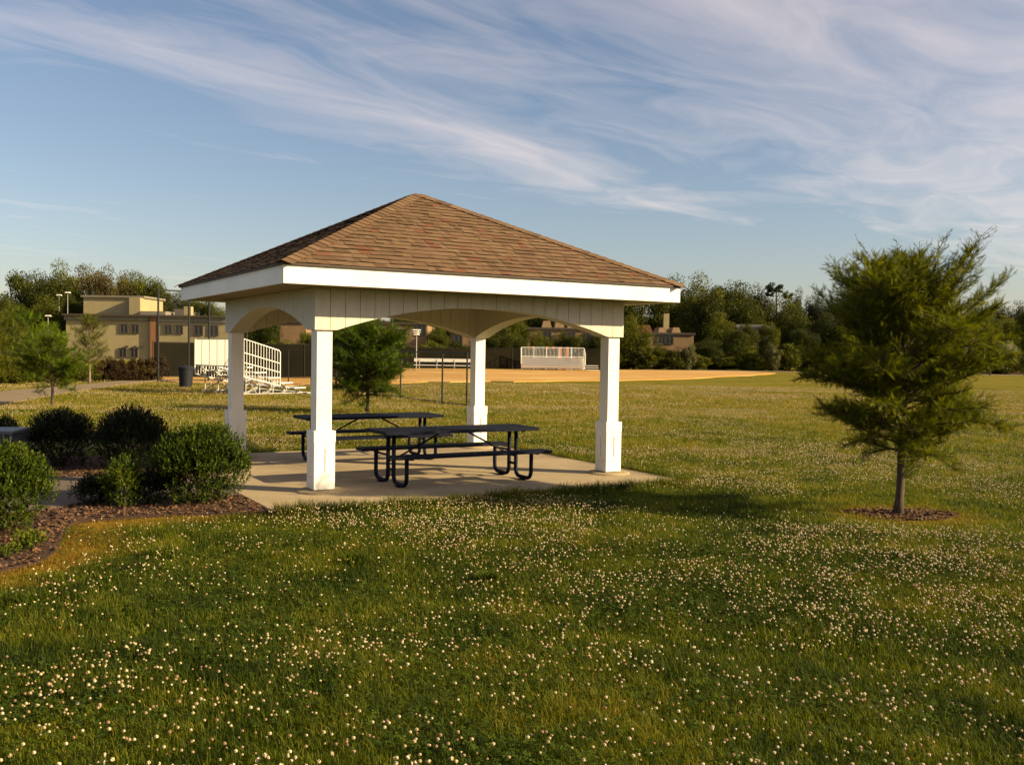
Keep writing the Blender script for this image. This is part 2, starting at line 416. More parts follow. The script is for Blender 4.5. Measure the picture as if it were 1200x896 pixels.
DIRT = smoothpl([(-16, 50), (-11, 48), (-5, 56.5), (1, 60.5), (5.7, 63.8), (12.9, 72.5), (20.5, 85), (25.5, 95.5), (27, 101), (23.6, 107), (9, 104), (-8, 96), (-20, 88), (-28, 72), (-25, 58), (-16, 50)], 5)

# ground sheet
def axis(a, b, step, far):
    c = np.arange(a, b+1e-6, step); s = step; hi = [b]; 
    while hi[-1] < far[1]: s *= 1.22; hi.append(hi[-1]+s)
    s = step; lo = [a]
    while lo[-1] > far[0]: s *= 1.22; lo.append(lo[-1]-s)
    return np.array(lo[:0:-1] + list(c) + hi[1:])
gx = axis(-13, 13, .25, (-1500, 1500)); gy = axis(-2, 26, .25, (-300, 2500))
GX, GY = np.meshgrid(gx, gy); GZ = hgt(GX, GY)
far_ = np.clip((GY-160)/300, 0, 1); GZ = GZ + far_*0
nx, ny = len(gx), len(gy)
me = bpy.data.meshes.new('ground')
idx = np.arange(nx*ny).reshape(ny, nx)
q = np.stack([idx[:-1, :-1], idx[:-1, 1:], idx[1:, 1:], idx[1:, :-1]], -1).reshape(-1, 4)
me.from_pydata(np.stack([GX, GY, GZ], -1).reshape(-1, 3).tolist(), [], q.tolist())
me.materials.append(M['lawn'])
def dryness(x, y):
    d = dpoly(x, y, edge[:-6]); side = ~inpoly(x, y, MULCH)
    k = np.clip(1.25 - d/.62 - 1.5*(fbm(x, y, 2.6, 31)-.45), 0, 1)*side
    wl = np.clip((-2.9-x)/1.2, 0.12, 1)      # strongest at the left corner
    dr = np.hypot(x-TREE1[0]-.1, (y-TREE1[1])*1.15)
    k2 = np.clip(1.5-dr/.72, 0, 1)*.65
    return np.clip(np.maximum(k*wl, k2), 0, .85)
at = me.attributes.new('dry', 'FLOAT', 'POINT'); at.data.foreach_set('value', dryness(GX, GY).astype(np.float32).ravel())
me.polygons.foreach_set('use_smooth', [True]*len(q)); me.update()
tag(link(bpy.data.objects.new('ground', me)), kind='structure')

def flat_poly(name, poly, z, mat, thick=0, grid=None):
    import bmesh
    bm = bmesh.new(); vs = [bm.verts.new((x, y, z)) for x, y in poly]
    f = bm.faces.new(vs); f.normal_update()
    if f.normal.z < 0: f.normal_flip()
    if thick:
        r = bmesh.ops.extrude_face_region(bm, geom=[f])
        for g in r['geom']:
            if isinstance(g, bmesh.types.BMVert): g.co.z = z
        for v_ in vs: v_.co.z = z-thick
    bmesh.ops.recalc_face_normals(bm, faces=bm.faces)
    bmesh.ops.triangulate(bm, faces=[f_ for f_ in bm.faces if len(f_.verts) > 4])
    m_ = bpy.data.meshes.new(name); bm.to_mesh(m_); bm.free(); m_.materials.append(mat)
    return tag(link(bpy.data.objects.new(name, m_)), kind='structure')
slab = flat_poly('concrete_slab', SL, 0, M['concrete'], .14)
bv = slab.modifiers.new('bevel', 'BEVEL'); bv.width = .012; bv.segments = 2; bv.limit_method = 'ANGLE'
flat_poly('path', PATHP, -.006, M['asphalt'], .12)
DIRT = [(x_+1.1*(float(vnoise(x_*.9, y_*.7, 70))-.5), y_+1.6*(float(vnoise(x_*.8+5, y_*.9, 71))-.5)) for x_, y_ in DIRT]
flat_poly('infield_dirt', DIRT, .004, M['dirt'], .05)
flat_poly('park_road', TRACK, -.010, M['trackmat'], .05)
flat_poly('field_edge_road', [(14, 107), (75, 106), (75, 110.5), (14, 111)], .0, M['trackmat'], .05)
flat_poly('mulch_bed', MULCH, -.018, M['mulch'], .12)
ZMR = float(hgt(*TREE1))+.004
flat_poly('tree_mulch', MR, ZMR, M['mulch'], .16)

# ---------------------------------------------------------------- loose bark chips
def chips(name, poly, n, z, label):
    xs = np.array([p[0] for p in poly]); ys = np.array([p[1] for p in poly])
    x = RNG.uniform(max(xs.min(), -8.5), xs.max(), n*3); y = RNG.uniform(ys.min(), ys.max(), n*3)
    k = inpoly(x, y, poly) & ~inpoly(x, y, PATHP) & ~inpoly(x, y, SL)
    x, y = x[k][:n], y[k][:n]; n = len(x)
    L = RNG.uniform(.012, .04, n); W_ = RNG.uniform(.005, .014, n); a = RNG.uniform(0, 2*PI, n); tl = RNG.uniform(-.5, .5, n); rl_ = RNG.uniform(-.6, .6, n)
    d = np.stack([np.cos(a)*np.cos(tl), np.sin(a)*np.cos(tl), np.sin(tl)], -1)
    e = np.stack([-np.sin(a)*np.cos(rl_), np.cos(a)*np.cos(rl_), np.sin(rl_)], -1)
    c = np.stack([x, y, z+RNG.uniform(.004, .022, n)], -1)
    L = L[:, None]; W_ = W_[:, None]
    V = np.stack([c-d*L-e*W_, c+d*L-e*W_*.6, c+d*L*.9+e*W_, c-d*L*.8+e*W_], 1)
    tag(np_obj(name, V, 4, M['mulch'], attrs={'tint': RNG.uniform(0, 1, n)}), label, 'bark chips', kind='stuff')
chips('bark_chips', MULCH, 15000, -.018, 'brown bark mulch chips spread over the shrub bed')
chips('bark_chips', MR, 1300, ZMR, 'brown bark mulch chips ringed round the young tree trunk')

# ---------------------------------------------------------------- grass
def visible_xy(n, y0, y1, pad=2.2, power=1.0):
    y = y0 + (y1-y0)*RNG.uniform(0, 1, n)**power
    w_ = y*.56 + pad
    x = RNG.uniform(-1, 1, n)*w_
    return x, y, w_
def scatter(density, y0, y1, pad=1.2, mulchtoo=False):
    wmax = y1*.545+pad; n = int(density*(y1-y0)*2*wmax)
    x = RNG.uniform(-wmax, wmax, n); y = RNG.uniform(y0, y1, n)
    k = np.abs(x) < y*.545+pad
    k &= ~inpoly(x, y, SL) & ~inpoly(x, y, MULCH) & ~inpoly(x, y, PATHP) & ~(np.hypot(x-TREE1[0]-.05, (y-TREE1[1])*1.25) < .10+.95*fbm(x, y, 3.2, 61)+RNG.uniform(-.12, .08, n))
    if y1 > 22: k &= ~inpoly(x, y, TRACK) & ~inpoly(x, y, DIRT)
    return x[k], y[k]
def blades(x, y, hmin, hmax, wd, segs=2):
    n = len(x)
    tall = .55 + 1.0*fbm(x, y, .9, 21) + 1.1*(fbm(x, y, 3.2, 22)-.5) + .7*(fbm(x, y, 9.0, 23)-.5)
    dk = dryness(x, y)
    h = RNG.uniform(hmin, hmax, n)*np.clip(tall, .25, 2.2)*(1-.55*dk)
    a = RNG.uniform(0, 2*PI, n); lean = RNG.uniform(.05, 1.15, n)
    ld = np.stack([np.cos(a), np.sin(a)], -1)
    fa = a + PI/2 + RNG.uniform(-.7, .7, n); fd = np.stack([np.cos(fa), np.sin(fa)], -1)
    z = hgt(x, y)
    wv = (wd*RNG.uniform(.6, 1.3, n))[:, None]
    base = np.stack([x, y], -1)
    def P(k, hz, side):
        xy = base + ld*(lean*h*k)[:, None] + fd*wv*side
        return np.concatenate([xy, (z+h*hz)[:, None]], 1)
    tint = np.clip(RNG.normal(.5, .26, n)+1.0*(fbm(x, y, 2.4, 24)-.5)+.6*(fbm(x, y, 7.0, 25)-.5), -.2, 1.4)
    if segs == 1:
        V = np.stack([P(0, 0, -1), P(0, 0, 1), P(.9, .95, 0)], 1); return V.reshape(-1, 3), 3, tint, dk
    q1 = np.stack([P(0, -.1, -.7), P(0, -.1, .7), P(.25, .55, .9), P(.25, .55, -.9)], 1)
    q2 = np.stack([P(.25, .55, -.9), P(.25, .55, .9), P(.95, .96, .15), P(.95, .96, -.15)], 1)
    V = np.stack([q1, q2], 1)
    return V.reshape(-1, 3), 4, np.repeat(tint, 2), np.repeat(dk, 2)
def grass_obj(parts, name, label):
    V = np.concatenate([p[0] for p in parts]); nv = parts[0][1]
    o = np_obj(name, V, nv, M['blade'], attrs={'tint': np.concatenate([p[2] for p in parts]), 'dry': np.concatenate([p[3] for p in parts])})
    tag(o, label, 'grass', kind='stuff')
x, y = scatter(5600, 3.1, 6.2); A = blades(x, y, .026, .066, .0020)
x, y = scatter(3300, 6.2, 10); B = blades(x, y, .026, .066, .0026)
grass_obj([A, B], 'grass', 'dense green lawn grass covering the foreground')
x, y = scatter(1300, 10, 17); A = blades(x, y, .026, .065, .0042, 1)
x, y = scatter(430, 17, 28); B = blades(x, y, .04, .085, .007, 1)
x, y = scatter(110, 28, 50); D_ = blades(x, y, .04, .10, .013, 1)
grass_obj([A, B, D_], 'grass', 'yellowing lawn grass across the field past the pavilion')

# longer fringe of grass round the slab
fr = []
for (a, b, n, dens) in ((SL[0], SL[1], 1, 900), (SL[1], SL[2], 1, 700), (SL[2], SL[3], 1, 500)):
    L = math.dist(a, b); k = int(L*dens); s = RNG.uniform(0, 1, k)
    nrm = np.array([b[1]-a[1], a[0]-b[0]])/L
    off = RNG.exponential(.06, k)+.0 + .08*fbm(s*L, s*0, 1.5, 4)-.03
    x = a[0]+(b[0]-a[0])*s+nrm[0]*off; y = a[1]+(b[1]-a[1])*s+nrm[1]*off
    fr.append(blades(x, y, .06, .15, .003))
grass_obj(fr, 'grass', 'longer untrimmed grass fringe along the concrete slab edge')

# clover leaves
x, y = scatter(1500, 3.1, 10); 
k = fbm(x, y, .8, 40)+RNG.uniform(-.12, .12, len(x)) > .47; x, y = x[k], y[k]
def clover_leaves(x, y, r0):
    n = len(x); z = hgt(x, y)+RNG.uniform(.02, .065, n); a0 = RNG.uniform(0, 2*PI, n); r = r0*RNG.uniform(.7, 1.3, n)
    Vs = []
    tx = RNG.uniform(-.5, .5, n); ty = RNG.uniform(-.5, .5, n)
    for k in range(3):
        a = a0+k*2*PI/3
        def pt(rr, da):
            dx = rr*r*np.cos(a+da); dy = rr*r*np.sin(a+da)
            return np.stack([x+dx, y+dy, z+dx*tx+dy*ty], -1)
        Vs.append(np.stack([pt(.05, 0), pt(.8, -.55), pt(1, 0), pt(.8, .55)], 1))
    V = np.stack(Vs, 1); return V.reshape(-1, 3), np.repeat(RNG.uniform(.2, 1, n), 3)
V, tt_ = clover_leaves(x, y, .0145)
tag(np_obj('clover_leaves', V, 4, M['clover'], attrs={'tint': tt_}), 'low three part clover leaves patching the foreground lawn', 'clover', kind='stuff')

# clover flowers
def ico(sub):
    import bmesh
    bm = bmesh.new(); bmesh.ops.create_icosphere(bm, subdivisions=sub, radius=1)
    bmesh.ops.triangulate(bm, faces=bm.faces)
    v_ = np.array([v.co[:] for v in bm.verts]); f_ = np.array([[v.index for v in f.verts] for f in bm.faces]); bm.free(); return v_, f_
IV, IF = ico(1); IV2, IF2 = ico(2)
def flower_density(x, y):
    a = fbm(x, y, .55, 50); b = fbm(x*.6, y*1.3, .25, 51)
    d = np.clip((a-.36)*3.2, .22, 1)*np.clip((b-.22)*3, .3, 1)
    d *= .35+1.3*np.clip((fbm(x, y, 2.6, 52)-.38)*4, 0, 1)
    d *= np.clip(np.hypot(x-TREE1[0], y-TREE1[1])-.9, .1, 1)
    d *= 1+.9*np.clip((6.4-y)/1.5, 0, 1)
    d *= np.clip(dpoly(x, y, [(.3, 13.1), (4.3, 11.9)])/.9-.25, .12, 1)
    return d*(1-dryness(x, y))
x, y = scatter(430, 3.1, 10.5, .8)
k = RNG.uniform(0, 1, len(x)) < flower_density(x, y); x, y = x[k], y[k]
order = np.argsort(y); x, y = x[order], y[order]
inview = np.abs(x) < y*.53; vi = np.where(inview & (y > 3.85))[0][:300]
ish = np.zeros(len(x), bool); ish[vi] = True
nearx, neary = x[ish], y[ish]; rx, ry = x[~ish], y[~ish]
# three flower meshes shared by the nearest 300
fm = []
for s in range(6):
    P_ = IV2*(1+.24*RNG.normal(size=(len(IV2), 1))); P_ = P_*np.array([.0092, .0092, .0082])+np.array([0, 0, .0])
    P_ = P_.copy(); V1 = P_[IF2].reshape(-1, 3)
    cz = P_[IF2].mean(1)[:, 2]/.01
    tint = np.clip(.42+.25*cz+RNG.normal(0, .08, len(cz)), .03, .62) - (.0, .06, .12, .22, .30, .16)[s]
    H_ = 0.085; st_ = []
    ang = np.linspace(0, 2*PI, 4)[:3]; r_ = .0011
    for i in range(3):
        a1, a2 = ang[i], ang[(i+1) % 3]
        p = [(r_*math.cos(a1), r_*math.sin(a1), -H_), (r_*math.cos(a2), r_*math.sin(a2), -H_), (r_*math.cos(a2), r_*math.sin(a2), 0)]
        p2 = [(r_*math.cos(a1), r_*math.sin(a1), -H_), (r_*math.cos(a2), r_*math.sin(a2), 0), (r_*math.cos(a1), r_*math.sin(a1), 0)]
        st_ += p+p2
    V_ = np.concatenate([V1, np.array(st_)]); 
    fm.append(np_mesh('clover_flower', V_, 3, [M['petal'], M['clover']], attrs={'tint': np.concatenate([np.clip(tint, .02, .6), np.full(6, .5)])}, matidx=[0]*len(IF2)+[1]*6))
for i in range(len(nearx)):
    o = bpy.data.objects.new('clover_flower', fm[random.choice((0, 0, 1, 2, 2, 3, 4, 5))]); C.objects.link(o)
    o.location = (nearx[i], neary[i], float(hgt(nearx[i], neary[i]))+random.uniform(.06, .10))
    o.rotation_euler = (random.uniform(-.3, .3), random.uniform(-.3, .3), random.uniform(0, 6)); s = random.uniform(.5, 1.12); o.scale = (s, s, random.uniform(.75, 1.15))
    tag(o, 'small white clover flower head standing in the nearest grass', 'clover flower', 'white clover flowers in the nearest grass')
def flowers(x, y, r, iv, jf, zlo=.05, zhi=.10):
    n = len(x); rr = r*RNG.uniform(.6, 1.25, n)
    z = hgt(x, y)+RNG.uniform(zlo, zhi, n)
    c = np.stack([x, y, z], -1)
    V = c[:, None, None, :]+iv[jf][None]*rr[:, None, None, None]*np.array([1, 1, .85])
    tint = np.clip(np.repeat(RNG.beta(1.5, 1.9, n)*.72, len(jf))+RNG.normal(0, .05, n*len(jf)), 0, .75) 
    return V.reshape(-1, 3), tint
octv = np.array([[1, 0, 0], [-1, 0, 0], [0, 1, 0], [0, -1, 0], [0, 0, 1], [0, 0, -1.]]); octf = np.array([[0, 2, 4], [2, 1, 4], [1, 3, 4], [3, 0, 4], [2, 0, 5], [1, 2, 5], [3, 1, 5], [0, 3, 5]])
V1, t1 = flowers(rx, ry, .0092, IV, IF)
x, y = scatter(340, 10.5, 19); k = RNG.uniform(0, 1, len(x)) < flower_density(x, y); V2, t2 = flowers(x[k], y[k], .010, octv, octf, .05, .09)
x, y = scatter(230, 19, 34); k = RNG.uniform(0, 1, len(x)) < flower_density(x, y); V3, t3 = flowers(x[k], y[k], .0105, octv, octf, .05, .09)
x, y = scatter(90, 34, 56); k = RNG.uniform(0, 1, len(x)) < flower_density(x, y); V4, t4 = flowers(x[k], y[k], .016, octv, octf, .05, .09)
tag(np_obj('clover_flowers', np.concatenate([V1, V2, V3, V4]), 3, M['petal'], attrs={'tint': np.concatenate([t1, t2, t3, t4])}),
    'countless white clover flowers speckling the lawn farther back', 'clover flowers', kind='stuff')

# coarse grass tufts
def tuft(px, py, n, h, label, wd=.004, spread=.09, mat='blade'):
    gx_, gy_ = G(px, py)
    x = RNG.normal(0, spread*.2, n); y = RNG.normal(0, spread*.2, n)
    a = RNG.uniform(0, 2*PI, n); lean = RNG.uniform(.3, 1.1, n); hh = h*RNG.uniform(.6, 1.1, n)
    ld = np.stack([np.cos(a), np.sin(a)], -1); fd = np.stack([-np.sin(a), np.cos(a)], -1)*wd
    b = np.stack([x, y], -1)
    def P(k, z, s): return np.concatenate([b+ld*(lean*hh*k)[:, None]+fd*s, (hh*z)[:, None]], 1)
    q1 = np.stack([P(0, 0, -.8), P(0, 0, .8), P(.35, .6, 1), P(.35, .6, -1)], 1)
    q2 = np.stack([P(.35, .6, -1), P(.35, .6, 1), P(1, .8, .15), P(1, .8, -.15)], 1)
    me_ = np_mesh('grass_tuft', np.stack([q1, q2], 1).reshape(-1, 3), 4, M[mat], attrs={'tint': np.repeat(RNG.uniform(.2, .7, n), 2), 'dry': np.zeros(2*n)})
    o = link(bpy.data.objects.new('grass_tuft', me_)); o.location = (gx_, gy_, float(hgt(gx_, gy_)))
    tag(o, label, 'grass tuft', 'coarse grass tufts in the lawn')
tuft(187, 655, 110, .17, 'spiky coarse grass tuft in lawn below the mulch corner', spread=.25)
tuft(305, 657, 60, .14, 'coarse grass tuft in lawn below the lit round shrub', spread=.2)
tuft(418, 662, 90, .16, 'broad bladed grass tuft in lawn below the nearest pavilion post', wd=.007, spread=.22)
tuft(578, 683, 100, .15, 'broad bladed grass tuft in lawn in front of the picnic tables', wd=.007, spread=.22)
tuft(20, 712, 150, .16, 'bright coarse grass tuft at the left edge below the shrub bed', spread=.4)
tuft(1002, 870, 40, .11, 'thin pale grass tuft low in the right foreground', wd=.0025, spread=.15)

# ---------------------------------------------------------------- pavilion
pr = thing('picnic_pavilion', 'open white picnic pavilion with brown shingled hip roof on a concrete slab', 'pavilion', (float(PC[0]), float(PC[1]), 0), TH)
ZB, ZF, ZT, ZA, OV = 2.13, 2.67, 2.915, 4.448, .609
hw, hd = PW/2, PD/2
BT = .30
def beam(name, ax, side, u0, u1, flat, rise):
    """ax 'x': runs along x at y = side*hd ; ax 'y': runs along y at x = side*hw"""
    outer = (hd if ax == 'x' else hw)
    n = 56; us = np.linspace(u0, u1, n)
    def zb(u):
        a, b = u0+flat, u1-flat
        if u <= a or u >= b: return ZB
        k = (u-a)/(b-a)*2-1
        R = ((b-a)**2/4+rise**2)/(2*rise); xx = k*(b-a)/2
        return ZB + math.sqrt(R*R-xx*xx)-(R-rise)
    def mp(u_, v_, z_):
        v2 = side*(outer-v_)
        return (u_, v2, z_) if ax == 'x' else (v2, u_, z_)
    mb = MB()
    def strip(ul, v0, v1, zt, dz=0):
        vs = []
        for u_ in ul:
            b = zb(u_)+dz
            vs += [mp(u_, v0, b), mp(u_, v0, zt), mp(u_, v1, zt), mp(u_, v1, b)]
        fs = []
        for i in range(len(ul)-1):
            for k in range(4): fs.append((i*4+k, i*4+(k+1) % 4, (i+1)*4+(k+1) % 4, (i+1)*4+k))
        fs.append((3, 2, 1, 0)); e = (len(ul)-1)*4; fs.append((e, e+1, e+2, e+3)); mb.add(vs, fs)
    strip(list(us), .012, BT-.012, 2.676, .003)
    p = .205; k = round((u1-u0)/p); p = (u1-u0)/k
    for i in range(k):
        a, b = u0+i*p+(.004 if i else 0), u0+(i+1)*p-(.004 if i < k-1 else 0)
        ul = list(np.linspace(a, b, 5))
        strip(ul, 0, .0118, 2.678); strip(ul, BT-.0118, BT, 2.678)
    return mb.build(name, M['siding'], pr)
beam('beam', 'x', -1, -hw, hw, .30, .36)
beam('beam', 'x', 1, -hw, hw, .30, .36)
beam('beam', 'y', -1, -hd+BT+.002, hd-BT-.002, 0.0, .36)
beam('beam', 'y', 1, -hd+BT+.002, hd-BT-.002, 0.0, .36)
# ceiling boards
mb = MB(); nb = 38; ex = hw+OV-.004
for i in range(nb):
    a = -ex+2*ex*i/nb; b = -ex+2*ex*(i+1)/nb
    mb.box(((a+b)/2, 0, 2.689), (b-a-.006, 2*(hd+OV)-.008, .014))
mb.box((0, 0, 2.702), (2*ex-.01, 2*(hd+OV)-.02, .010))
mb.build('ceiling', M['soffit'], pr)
for (c, s) in (((0, -hd-OV+.015), (2*(hw+OV), .03)), ((0, hd+OV-.015), (2*(hw+OV), .03)), ((-hw-OV+.015, 0), (.03, 2*(hd+OV)-.062)), ((hw+OV-.015, 0), (.03, 2*(hd+OV)-.062))):
    MB().box((c[0], c[1], (ZF+ZT)/2), (s[0], s[1], ZT-ZF)).build('fascia', M['white'], pr, bevel=.003)
# columns
for sx in (-1, 1):
    for sy in (-1, 1):
        cx_, cy_ = sx*(hw-.147), sy*(hd-.147)
        col = MB().box((cx_, cy_, (.80+ZB+.004)/2), (.215, .215, ZB+.004-.80)).build('column', M['white'], pr, bevel=.006)
        mb = MB(); mb.box((cx_, cy_, .425), (.262, .262, .77))
        for k in range(4):
            an = k*PI/2; R = Matrix.Rotation(an, 3, 'Z')
            def bx(u0, u1, z0, z1, pr_=.014):
                c = R @ Vector(((u0+u1)/2, -(.131+pr_/2), (z0+z1)/2)) + Vector((cx_, cy_, 0))
                mb.box(c, (u1-u0, pr_, z1-z0), rz=an)
            e = .131+.012
            bx(-e if k % 2 == 0 else -.131, -.013, .20, .66); bx(.013, e if k % 2 == 0 else .131, .20, .66)
            bx(-.013, .013, .20, .27); bx(-.013, .013, .57, .66)
            bx(-e if k % 2 == 0 else -.131, e if k % 2 == 0 else .131, .04, .197, .014)
            bx(-e-.006 if k % 2 == 0 else -.131, e+.006 if k % 2 == 0 else .131, .66, .81, .018)
        mb.build('plinth', M['white'], col, bevel=.002)
        mb = MB().lathe([(.34, -.01), (.34, .008), (.315, .022), (.28, .028), (.05, .029)], 40, (cx_+.01, cy_, 0))
        mb.build('footing', M['footing'], col, smooth=False)
# roof
def shinglemat():
    m, t = newmat('asphalt_shingles')
    out = t.node('ShaderNodeOutputMaterial'); b = t.node('ShaderNodeBsdfPrincipled'); b.inputs['Roughness'].default_value = .95; b.inputs['Specular IOR Level'].default_value = .1
    a = t.node('ShaderNodeAttribute'); a.attribute_name = 'tint'
    tc = t.node('ShaderNodeTexCoord')
    g = t.noise(tc.outputs['Object'], 160, 3, .7); sp2 = t.noise(tc.outputs['Object'], 1.2, 3, .5)
    col = t.ramp(a.outputs['Fac'], [(0, (.018, .012, .008)), (.10, (.085, .052, .031)), (.3, (.12, .074, .042)), (.5, (.155, .098, .056)), (.68, (.125, .075, .042)), (.85, (.17, .112, .064)), (.94, (.14, .062, .036))])
    col = t.mix(.5, col, t.ramp(g, [(.3, (.6, .6, .6)), (.7, (1.35, 1.35, 1.35))]), 'MULTIPLY')
    col = t.mix(.35, col, t.ramp(sp2, [(.3, (.75, .72, .7)), (.7, (1.2, 1.2, 1.2))]), 'MULTIPLY')
    t.link(col, b.inputs['Base Color'])
    bn = t.node('ShaderNodeBump'); bn.inputs['Strength'].default_value = .5; bn.inputs['Distance'].default_value = .004
    t.link(g, bn.inputs['Height']); t.link(bn.outputs[0], b.inputs['Normal']); t.link(b.outputs[0], out.inputs[0]); return m
M['shingle'] = shinglemat()
ex, ey = hw+OV+.035, hd+OV+.035; ZE = ZT+.004
cs = [Vector((-ex, -ey, ZE)), Vector((ex, -ey, ZE)), Vector((ex, ey, ZE)), Vector((-ex, ey, ZE))]; AP = Vector((0, 0, ZA-.03))
Vq = []; tn = []
for k in range(4):
    a, b = cs[k], cs[(k+1) % 4]; nrm = (b-a).cross(AP-a).normalized()
    mid = (a+b)/2; SLn = (AP-mid).length; nc = round(SLn/.142); ux = (b-a).normalized(); Lb = (b-a).length
    for i in range(nc):
        t0, t1 = i/nc, min((i+1.12)/nc, .999)
        def lim(t_): h_ = Lb/2*(1-t_); return -h_, h_
        l0, r0 = lim(t0); l1, r1 = lim(t1)
        p = l0 + random.uniform(-.2, 0)
        while p < r0:
            w_ = random.choice((.08, .10, .13, .16, .21)); q_ = p+w_
            x0, x1 = max(p, l0), min(q_, r0)
            if x1 > x0:
                y0_, y1_ = min(max(p, l1), r1), max(min(q_, r1), l1)
                def W_(u_, t_, h_): return mid + (AP-mid)*t_ + ux*u_ + nrm*h_
                hb = random.choice((.010, .014, .018)) 
                jt = random.uniform(-.05, .05)/nc if i else 0
                b0, b1 = W_(x0, t0+jt, hb), W_(x1, t0+jt, hb)
                c1, c0 = W_(y1_, t1, .002), W_(y0_, t1, .002)
                d0, d1 = W_(x0, t0+jt, -.001), W_(x1, t0+jt, -.001)
                tv = random.random(); tv = .16+tv*.66 if random.random() < .92 else .95
                Vq += [b0, b1, c1, c0, d0, d1, b1, b0, d0, b0, c0, c0+nrm*-.003, b1, d1, c1+nrm*-.003, c1]; tn += [tv, 0, 0, 0]
            p = q_
V_ = np.array([tuple(v) for v in Vq])
roof = np_obj('roof', V_, 4, M['shingle'], pr, attrs={'tint': np.array(tn)})
mb = MB(); vs = [tuple(c) for c in cs]+[tuple(c-Vector((0, 0, .022))) for c in cs]+[tuple(AP)]
mb.add(vs, [(0, 1, 8), (1, 2, 8), (2, 3, 8), (3, 0, 8), (0, 4, 5, 1), (1, 5, 6, 2), (2, 6, 7, 3), (3, 7, 4, 0), (4, 7, 6, 5)])
mb.v = [(x, y, z+(0 if z > ZE+.1 else .0)) for x, y, z in mb.v]
M['drip'] = pbr('drip_edge', (.075, .05, .035), (.06, .04, .03), 9, .7)
mb.build('roof_deck', M['drip'], roof)
for k in range(4):
    a = cs[k]; d = (AP-a); L = d.length; dn = d.normalized()
    n1 = (cs[(k+1) % 4]-a).normalized(); n0 = (cs[(k-1) % 4]-a).normalized()
    p1 = (n1-dn*n1.dot(dn)).normalized(); p0 = (n0-dn*n0.dot(dn)).normalized(); up = Vector((0, 0, 1)); up = (up-dn*up.dot(dn)).normalized()
    nn = int(L/.14); Vc = []; tc_ = []
    for i in range(nn):
        t0, t1 = i*.14, min(i*.14+.17, L)
        A0, A1 = a+dn*t0, a+dn*t1; hb = .030; ht = .018; ww = .15
        l0, l1 = A0+p0*ww+up*hb*.9, A1+p0*ww+up*ht*.9; m0, m1 = A0+up*(hb+.004), A1+up*(ht+.004); r0, r1 = A0+p1*ww+up*hb*.9, A1+p1*ww+up*ht*.9
        tv = random.uniform(.15, .9)
        dz_ = up*-.012
        Vc += [l0, m0, m1, l1, m0, r0, r1, m1, l0+dz_, m0+dz_, m0, l0, m0+dz_, r0+dz_, r0, m0]; tc_ += [tv]*4
    np_obj('hip_cap', np.array([tuple(v) for v in Vc]), 4, M['shingle'], roof, attrs={'tint': np.array(tc_)})

# ---------------------------------------------------------------- picnic tables
def arcpts(c, r, a0, a1, n, plane):
    o = []
    for i in range(n+1):
        a = a0+(a1-a0)*i/n; o.append(plane(c[0]+r*math.cos(a), c[1]+r*math.sin(a)))
    return o
def grating(L, W_, z, th, parent, name):
    mb = MB(); s = .034
    n = int((L-.06)/s)
    for i in range(n+1): mb.box((-L/2+.03+(L-.06)*i/n, 0, z-.006), (.013, W_-.05, .008))
    n = int((W_-.06)/s)
    for i in range(n+1): mb.box((0, -W_/2+.03+(W_-.06)*i/n, z-.0065), (L-.05, .013, .010))
    for sx in (-1, 1): mb.box((sx*(L/2-.016), 0, z-th/2+.001), (.032, W_-.064, th))
    for sy in (-1, 1): mb.box((0, sy*(W_/2-.016), z-th/2+.0015), (L, .032, th))
    return mb.build(name, M['navy'], parent)
pt = thing('picnic_table', 'nearer dark navy steel picnic table with attached benches, closest to the lawn', 'picnic table', (-.83, 14.0, 0), TH, 'picnic tables under the pavilion')
grating(2.44, .76, .765, .045, pt, 'table_top')
for sy in (-1, 1):
    b = grating(2.44, .26, .46, .04, pt, 'bench_seat'); b.location = (0, sy*.62, 0)
for sx in (-1, 1):
    for sy in (-1, 1):
        pl = lambda y_, z_: (sx*.99, sy*y_, z_)
        r = .11
        pts = [pl(.10, .715), pl(.10, .14)] + arcpts((.10+r, .035+r), r, PI, 1.5*PI, 6, pl)[1:] + arcpts((.54-r, .035+r), r, 1.5*PI, 2*PI, 6, pl) + [pl(.54, .415)]
        MB().tube(pts, .029, 12).build('leg', M['navy'], pt, smooth=True)
    mb = MB(); mb.box((sx*.99, 0, .71), (.05, .66, .012))
    mb.tube([(sx*.99, -.10, .21), (sx*.99, .10, .21)], .02, 8)
    for sy in (-1, 1):
        mb.box((sx*.99, sy*.60, .41), (.05, .24, .012)); mb.tube([(sx*.99, sy*.12, .40), (sx*.99, sy*.52, .40)], .016, 8)
        MB().box((sx*.99, sy*.32, .006), (.10, .12, .010)).build('foot_plate', M['navy'], pt)
    mb.build('cross_bar', M['navy'], pt)
    MB().tube([(sx*.20, 0, .71), (sx*.97, 0, .33)], .014, 8).tube([(sx*.97, -.1, .33), (sx*.97, .1, .33)], .014, 8).build('brace', M['navy'], pt)
dup(pt, (-2.42, 16.45, 0), TH, 'farther dark navy steel picnic table with attached benches, behind the nearer one')

